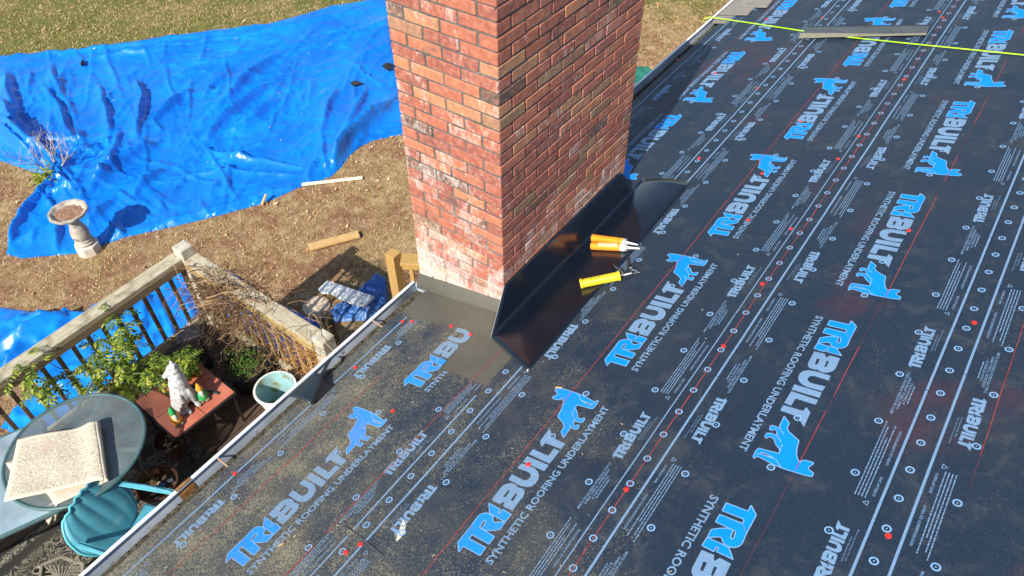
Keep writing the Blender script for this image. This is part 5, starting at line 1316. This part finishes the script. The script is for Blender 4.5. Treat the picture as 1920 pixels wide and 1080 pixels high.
# ---- folded rug
def rug_mat():
    m, t, b = NT('ivory_rug'); g_ = t.nodes.new('ShaderNodeTexCoord')
    uv = t.nodes.new('ShaderNodeUVMap'); mp = t.nodes.new('ShaderNodeMapping'); mp.inputs['Scale'].default_value = (1, 1, 1); t.links.new(uv.outputs[0], mp.inputs[0]); v = mp.outputs[0]
    n1 = Nz(t, 8, 3, v, .5, 1.8); n2 = Nz(t, 34, 2, v, .5, 1.5); vo = t.nodes.new('ShaderNodeTexVoronoi'); vo.inputs['Scale'].default_value = 9; t.links.new(v, vo.inputs['Vector'])
    pat = Mth(t, 'SINE', Mth(t, 'MULTIPLY_ADD', n1, 40, Mth(t, 'MULTIPLY', vo.outputs['Distance'], 14)))
    pat = Mth(t, 'MULTIPLY_ADD', n2, 1.2, pat)
    sx = t.nodes.new('ShaderNodeSeparateXYZ'); t.links.new(v, sx.inputs[0])
    ex = Mth(t, 'MINIMUM', sx.outputs[0], Mth(t, 'MINIMUM', sx.outputs[1], Mth(t, 'SUBTRACT', 1., sx.outputs[1])))
    inb = Mth(t, 'GREATER_THAN', ex, .055)
    band = Mth(t, 'MULTIPLY', Mth(t, 'GREATER_THAN', ex, .15), Mth(t, 'LESS_THAN', ex, .165))
    c = Mix(t, Mth(t, 'MULTIPLY', Rmp(t, pat, [(.2, 0.), (.8, .8)]), inb), (.62, .56, .44), (.36, .32, .24))
    c = Mix(t, Mth(t, 'MULTIPLY', band, .5), c, (.42, .38, .30))
    d = t.nodes.new('ShaderNodeVectorMath'); d.operation = 'DISTANCE'; t.links.new(v, d.inputs[0]); d.inputs[1].default_value = (.37, .76, 0)
    c = Mix(t, Rmp(t, Mth(t, 'MULTIPLY_ADD', Nz(t, 8, 3, v), .12, d.outputs['Value']), [(.06, .45), (.2, 0.)]), c, (.42, .25, .23))
    t.links.new(c, b.inputs['Base Color']); b.inputs['Roughness'].default_value = .95; b.inputs['Specular IOR Level'].default_value = .1
    Bmp(t, pat, .25, .003, b); Bmp(t, Nz(t, 250, 2, v), .6, .002, b); return m
RUGB = mat('rug_backing', (.50, .44, .34), .95, (.60, .54, .43), 8, bump=.5, bscale=200)
rg2 = empty('folded_rug', tc+Vector((0, 0, .01)), 'folded ivory rug with a faint floral pattern draped on the round glass table', 'rug')
zt_ = tc.z+.012
rA, rB, rC, rD = [UP(x, y, zt_+dz) for x, y, dz in ((33, 824, .045), (180, 791, .065), (196, 899, .065), (7, 941, .045))]
def rtop(u, v):
    p = (rD.lerp(rC, u)).lerp(rA.lerp(rB, u), v); p.z += .016*math.exp(-((u-.93)/.10)**2)+.016*mn.noise(Vector((u*2.5, v*2.5, 5)))-.012*math.exp(-((u-.75)/.15)**2)*v; return p
def grid_uv(name, fn, nu, nv, mats, parent, th=.006):
    b = MB(); b.grid(fn, nu, nv); o = b.build(name, mats, parent, smooth=True); me = o.data; uvl = me.uv_layers.new(name='UVMap')
    for l in me.loops:
        i = l.vertex_index; uvl.data[l.index].uv = ((i % (nu+1))/nu, (i//(nu+1))/nv)
    md = o.modifiers.new('t', 'SOLIDIFY'); md.thickness = th; md.offset = -1; return o
grid_uv('upper_layer', rtop, 40, 30, rug_mat(), rg2)
rE, rF, rG, rH = [UP(x, y, zt_+.008) for x, y in ((10, 868), (183, 797), (196, 905), (70, 962))]
def rlow(u, v):
    p = (rH.lerp(rG, u)).lerp(rE.lerp(rF, u), v)
    k = max(0, .28-u)*max(0, .5-v); p.z -= k*1.3; 
    return p
b = MB(); b.grid(rlow, 24, 20)
def ufold(a, v):   # the roll joining both layers
    p = rtop(1, v); q = rlow(1, v); w = math.pi*a; m_ = p.lerp(q, (1-math.cos(w))/2); m_ += (rC-rD).normalized()*.028*math.sin(w); return m_
b.grid(lambda a, v: ufold(a, v), 10, 30)
o = b.build('under_layer', RUGB, rg2, smooth=True); o.modifiers.new('t', 'SOLIDIFY').thickness = .005
b = MB(); H0, H1 = rlow(0, .0), rlow(.30, .0)
k0 = UP(68, 955, zt_-.02); k1 = UP(118, 935, zt_-.0)
b.grid(lambda u, v: (k0.lerp(k1, u)+Vector((0, 0, -.005)))+Vector((.05*math.sin(v*2.6), -.11*math.sin(v*2.2)*(1-u), -.12*v*v*(1-u*.8))), 10, 12)
o = b.build('drooping_corner', RUGB, rg2, smooth=True); o.modifiers.new('t', 'SOLIDIFY').thickness = .005
# ---- outdoor rug on the deck boards
def orug():
    m, t, b = NT('lace_rug'); g_ = t.nodes.new('ShaderNodeNewGeometry'); v = g_.outputs['Position']
    n1 = Nz(t, 7, 3, v, .5, 2.5); pat = Mth(t, 'SINE', Mth(t, 'MULTIPLY', n1, 46)); sx, _ = posxyz(t)
    st = Mth(t, 'SINE', Mth(t, 'MULTIPLY', sx[1], 40)); sel = Mth(t, 'GREATER_THAN', Mth(t, 'SINE', Mth(t, 'MULTIPLY', sx[1], 9)), .35)
    pt_ = Mix(t, Mth(t, 'MULTIPLY', sel, .5), pat, st)
    c = Mix(t, Rmp(t, pt_, [(.25, 0.), (.6, .85)]), (.015, .015, .014), (.27, .245, .185)); c = Mix(t, Rmp(t, Nz(t, 3, 5), [(.4, 0.), (.65, .75)]), c, (.035, .032, .024))
    t.links.new(c, b.inputs['Base Color']); b.inputs['Roughness'].default_value = .95; Bmp(t, Nz(t, 150, 3), .5, .002, b); return m
b = MB(); b.grid(lambda u, v: Vector((-4.2+3.1*u, .75+2.35*v, DZ+.012+.004*mn.noise(Vector((u*9, v*7, 0))))), 30, 20); o = b.build('outdoor_rug', orug()); o.modifiers.new('t', 'SOLIDIFY').thickness = .006
tag(o, 'dark worn outdoor rug with a pale lace pattern under the patio furniture', 'rug')
# ---- turquoise metal chair (shell back)
TQ = mat('turquoise_paint', (.05, .25, .34), .55, (.08, .32, .41), 6, spots=((.14, .34, .38), 14, .6))
lf = UP(166, 975, -2.2); tp_ = UP(216, 924, -2.05); rt_ = UP(262, 965, -2.3)
chc = UP(232, 982, -2.30); chr_ = empty('metal_chair', (chc.x, chc.y, DZ), 'turquoise metal lawn chair with a shell-shaped back beside the gutter', 'chair')
# local frame: chair faces towards the lower right of the photo
cf_ = (UP(335, 958, -2.3)-UP(225, 932, -2.3)); cf_.z = 0; cf_.normalize(); cs_ = Vector((0, 0, 1)).cross(cf_)
def CP(f, s, z): return Vector((chc.x, chc.y, 0))+cf_*f+cs_*s+Vector((0, 0, z))
def shell(u, v):   # u across, v up; a shallow reclining fan with fluted panels
    sI = (u-.5)*2; h = .50*v; w = .275*math.sqrt(max(.0, 1-((v-.50)/.62)**2))
    fl_ = .010*abs(math.sin(2.5*math.pi*sI))*min(1, v*1.6); lim = 1-.10*sI*sI+.018*abs(math.cos(2.5*math.pi*sI))*v
    curl = -.035*max(0, abs(sI)-.86)/.14
    return CP(-.01-.27*v*lim+fl_+curl-.02*sI*sI, sI*w*(1+.012*abs(math.cos(2.5*math.pi*v))), -2.44+.40*v*lim-.3*abs(curl))
b = MB(); b.grid(shell, 44, 24); o = b.build('backrest', TQ, chr_, smooth=True); md = o.modifiers.new('t', 'SOLIDIFY'); md.thickness = .004
b = MB(); rim = [shell(0, k/20) for k in range(21)]+[shell(k/20, 1) for k in range(1, 21)]+[shell(1, 1-k/20) for k in range(1, 21)]
b.tube(rim, .011, 8); b.build('back_rim', mat('turquoise_rim_sunlit', (.10, .45, .52), .4), chr_, smooth=True)  # brighter copy of the chair paint: sunlight on the rim put into the colour
b = MB(); b.grid(lambda u, v: CP(-.01+.44*v, (u-.5)*(.46-.06*v), -2.43+.03*math.sin(v*2.6)-.05*v*v*v+.012*((u-.5)*2)**2), 20, 16); o = b.build('seat', TQ, chr_, smooth=True); o.modifiers.new('t', 'SOLIDIFY').thickness = .004
for s2 in (-1, 1):
    b = MB(); pts = [CP(-.16, .25*s2, -2.20), CP(.05, .27*s2, -2.19), CP(.25, .275*s2, -2.20), CP(.38, .27*s2, -2.23), CP(.44, .26*s2, -2.34), CP(.42, .25*s2, -2.6), CP(.36, .25*s2, DZ+.02), CP(.10, .25*s2, DZ+.02), CP(-.22, .25*s2, DZ+.02)]
    for a_, b_ in zip(pts, pts[1:]): pass
    b.tube(pts, .013, 8); b.build('arm_and_leg', TQ, chr_, smooth=True)
    b = MB(); b.beam(pts[0], pts[2], .045, .008, bev=.002); b.beam(pts[2], pts[3], .045, .008, bev=.002); b.build('armrest', mat('turquoise_sunlit', (.10, .42, .50), .4), chr_)  # sunlit look of the armrest put into its lighter paint colour
# ---- lattice side table and tube at the bottom edge
LAT = mat('aged_bronze', (.16, .14, .10), .6, (.26, .23, .17), 20)
lq = [UP(x, y, -2.38) for x, y in ((78, 1060), (115, 1044), (156, 1058), (150, 1120), (70, 1130))]
lt = empty('lattice_table', (lq[0].x, lq[0].y-.1, DZ), 'bronze metal side table with an openwork top at the bottom edge', 'table')
cen = sum(lq, Vector())/5; b = MB()
for i in range(5): b.beam(lq[i], lq[(i+1) % 5], .022, .014, bev=.002)
b.build('rim', LAT, lt)
b = MB(); rq = random.Random(3)
for i in range(9):
    t = (i+.5)/9; p = lq[0].lerp(lq[2], t)+Vector((0, 0, -.004-.0008*i)); q = lq[4].lerp(lq[3], 1-t); b.beam(p, Vector((q.x, q.y, p.z)), .010, .005, bev=0)
    p = lq[0].lerp(lq[4], t)+Vector((0, 0, -.014-.0008*i)); q = lq[2].lerp(lq[3], t); b.beam(p, Vector((q.x, q.y, p.z)), .010, .005, bev=0)
b.build('openwork_top', LAT, lt)
for i in (0, 2, 3, 4): b = MB(); b.tube([lq[i], Vector((lq[i].x, lq[i].y, DZ))], .009, 6); b.build('leg', LAT, lt)
c = UP(71, 1069, -2.40); b = MB(); b.lathe([(.028, -.45), (.028, 0), (.033, .002), (.033, .008), (.024, .008), (.024, -.42)], 20, c); tag(b.build('umbrella_stand_tube', LAT, smooth=True), 'round open-topped bronze tube beside the openwork side table', 'tube')

# ---- bits lying on the roof sheets, and the end joint of one strip
b = MB(); rz = random.Random(77)
for k in range(60):
    x, y = rz.triangular(250, 1500, 500), rz.uniform(400, 1075)
    xx, ss = PS(x, y)
    if ss < -.58 or (-.1 < xx < 1.6 and ss < .5) or (xx < 0 and xx > -.45 and ss < .46): continue
    p = RF(xx, ss, sheet_of(xx, ss)[1]+.004); a = rz.uniform(0, 3.1); l = rz.choice((.0025, .004, .006)); X = RX*math.cos(a)+RS*math.sin(a)
    b.beam(p-X*l, p+X*l, l*.35+.001, .002, up=RN, bev=0)
tag(b.build('wood_crumbs', mat('crumbs', (.35, .25, .14), .9, (.6, .5, .36), 20)), kind='stuff')
for (p0, p1, w, lab) in (((1041, 726), (1054, 727), .008, 'tan wood chip lying just beyond the ear of the lowest upright blue dog'), ((522, 1024), (533, 1018), .008, 'orange-brown wood chip on the blue letters nearest the bottom left')):
    b = MB(); b.beam(RPt(*p0, .012), RPt(*p1, .012), w, .004, up=RN, bev=.001); tag(b.build('wood_chip', WTAN), lab, 'wood chip')
b = MB(); q = [RPt(x, y, .0085) for x, y in [(742, 1016), (746, 998), (752, 984), (757, 974), (761, 984), (759, 997), (750, 1010)]]
q[3] += RN*.004; b.add(q, [(0, 6, 1), (1, 6, 5), (1, 5, 2), (2, 5, 4), (2, 4, 3)]); o = b.build('flake', mat('flake_white', (.55, .52, .42), .6)); o.modifiers.new('t', 'SOLIDIFY').thickness = .0008  # pale flat flake, one tip slightly raised
tag(o, 'small pale feather lying at the end of the upside-down small lettering at the bottom', 'flake')
b = MB(); jn = [PS(*q) for q in ((648, 988), (676, 1007), (700, 1026), (722, 1046))]
for (a0, s0_), (a1, s1_) in zip(jn, jn[1:]):
    b.add([RF(a0, s0_, .0098), RF(a1, s1_, .0098), RF(a1-.030, s1_+.006, .0076), RF(a0-.030, s0_+.006, .0076), RF(a0+.001, s0_, .0066), RF(a1+.001, s1_, .0066)], [(0, 1, 2, 3), (0, 4, 5, 1)])
b.build('end_joint', SHEET, rows[2])
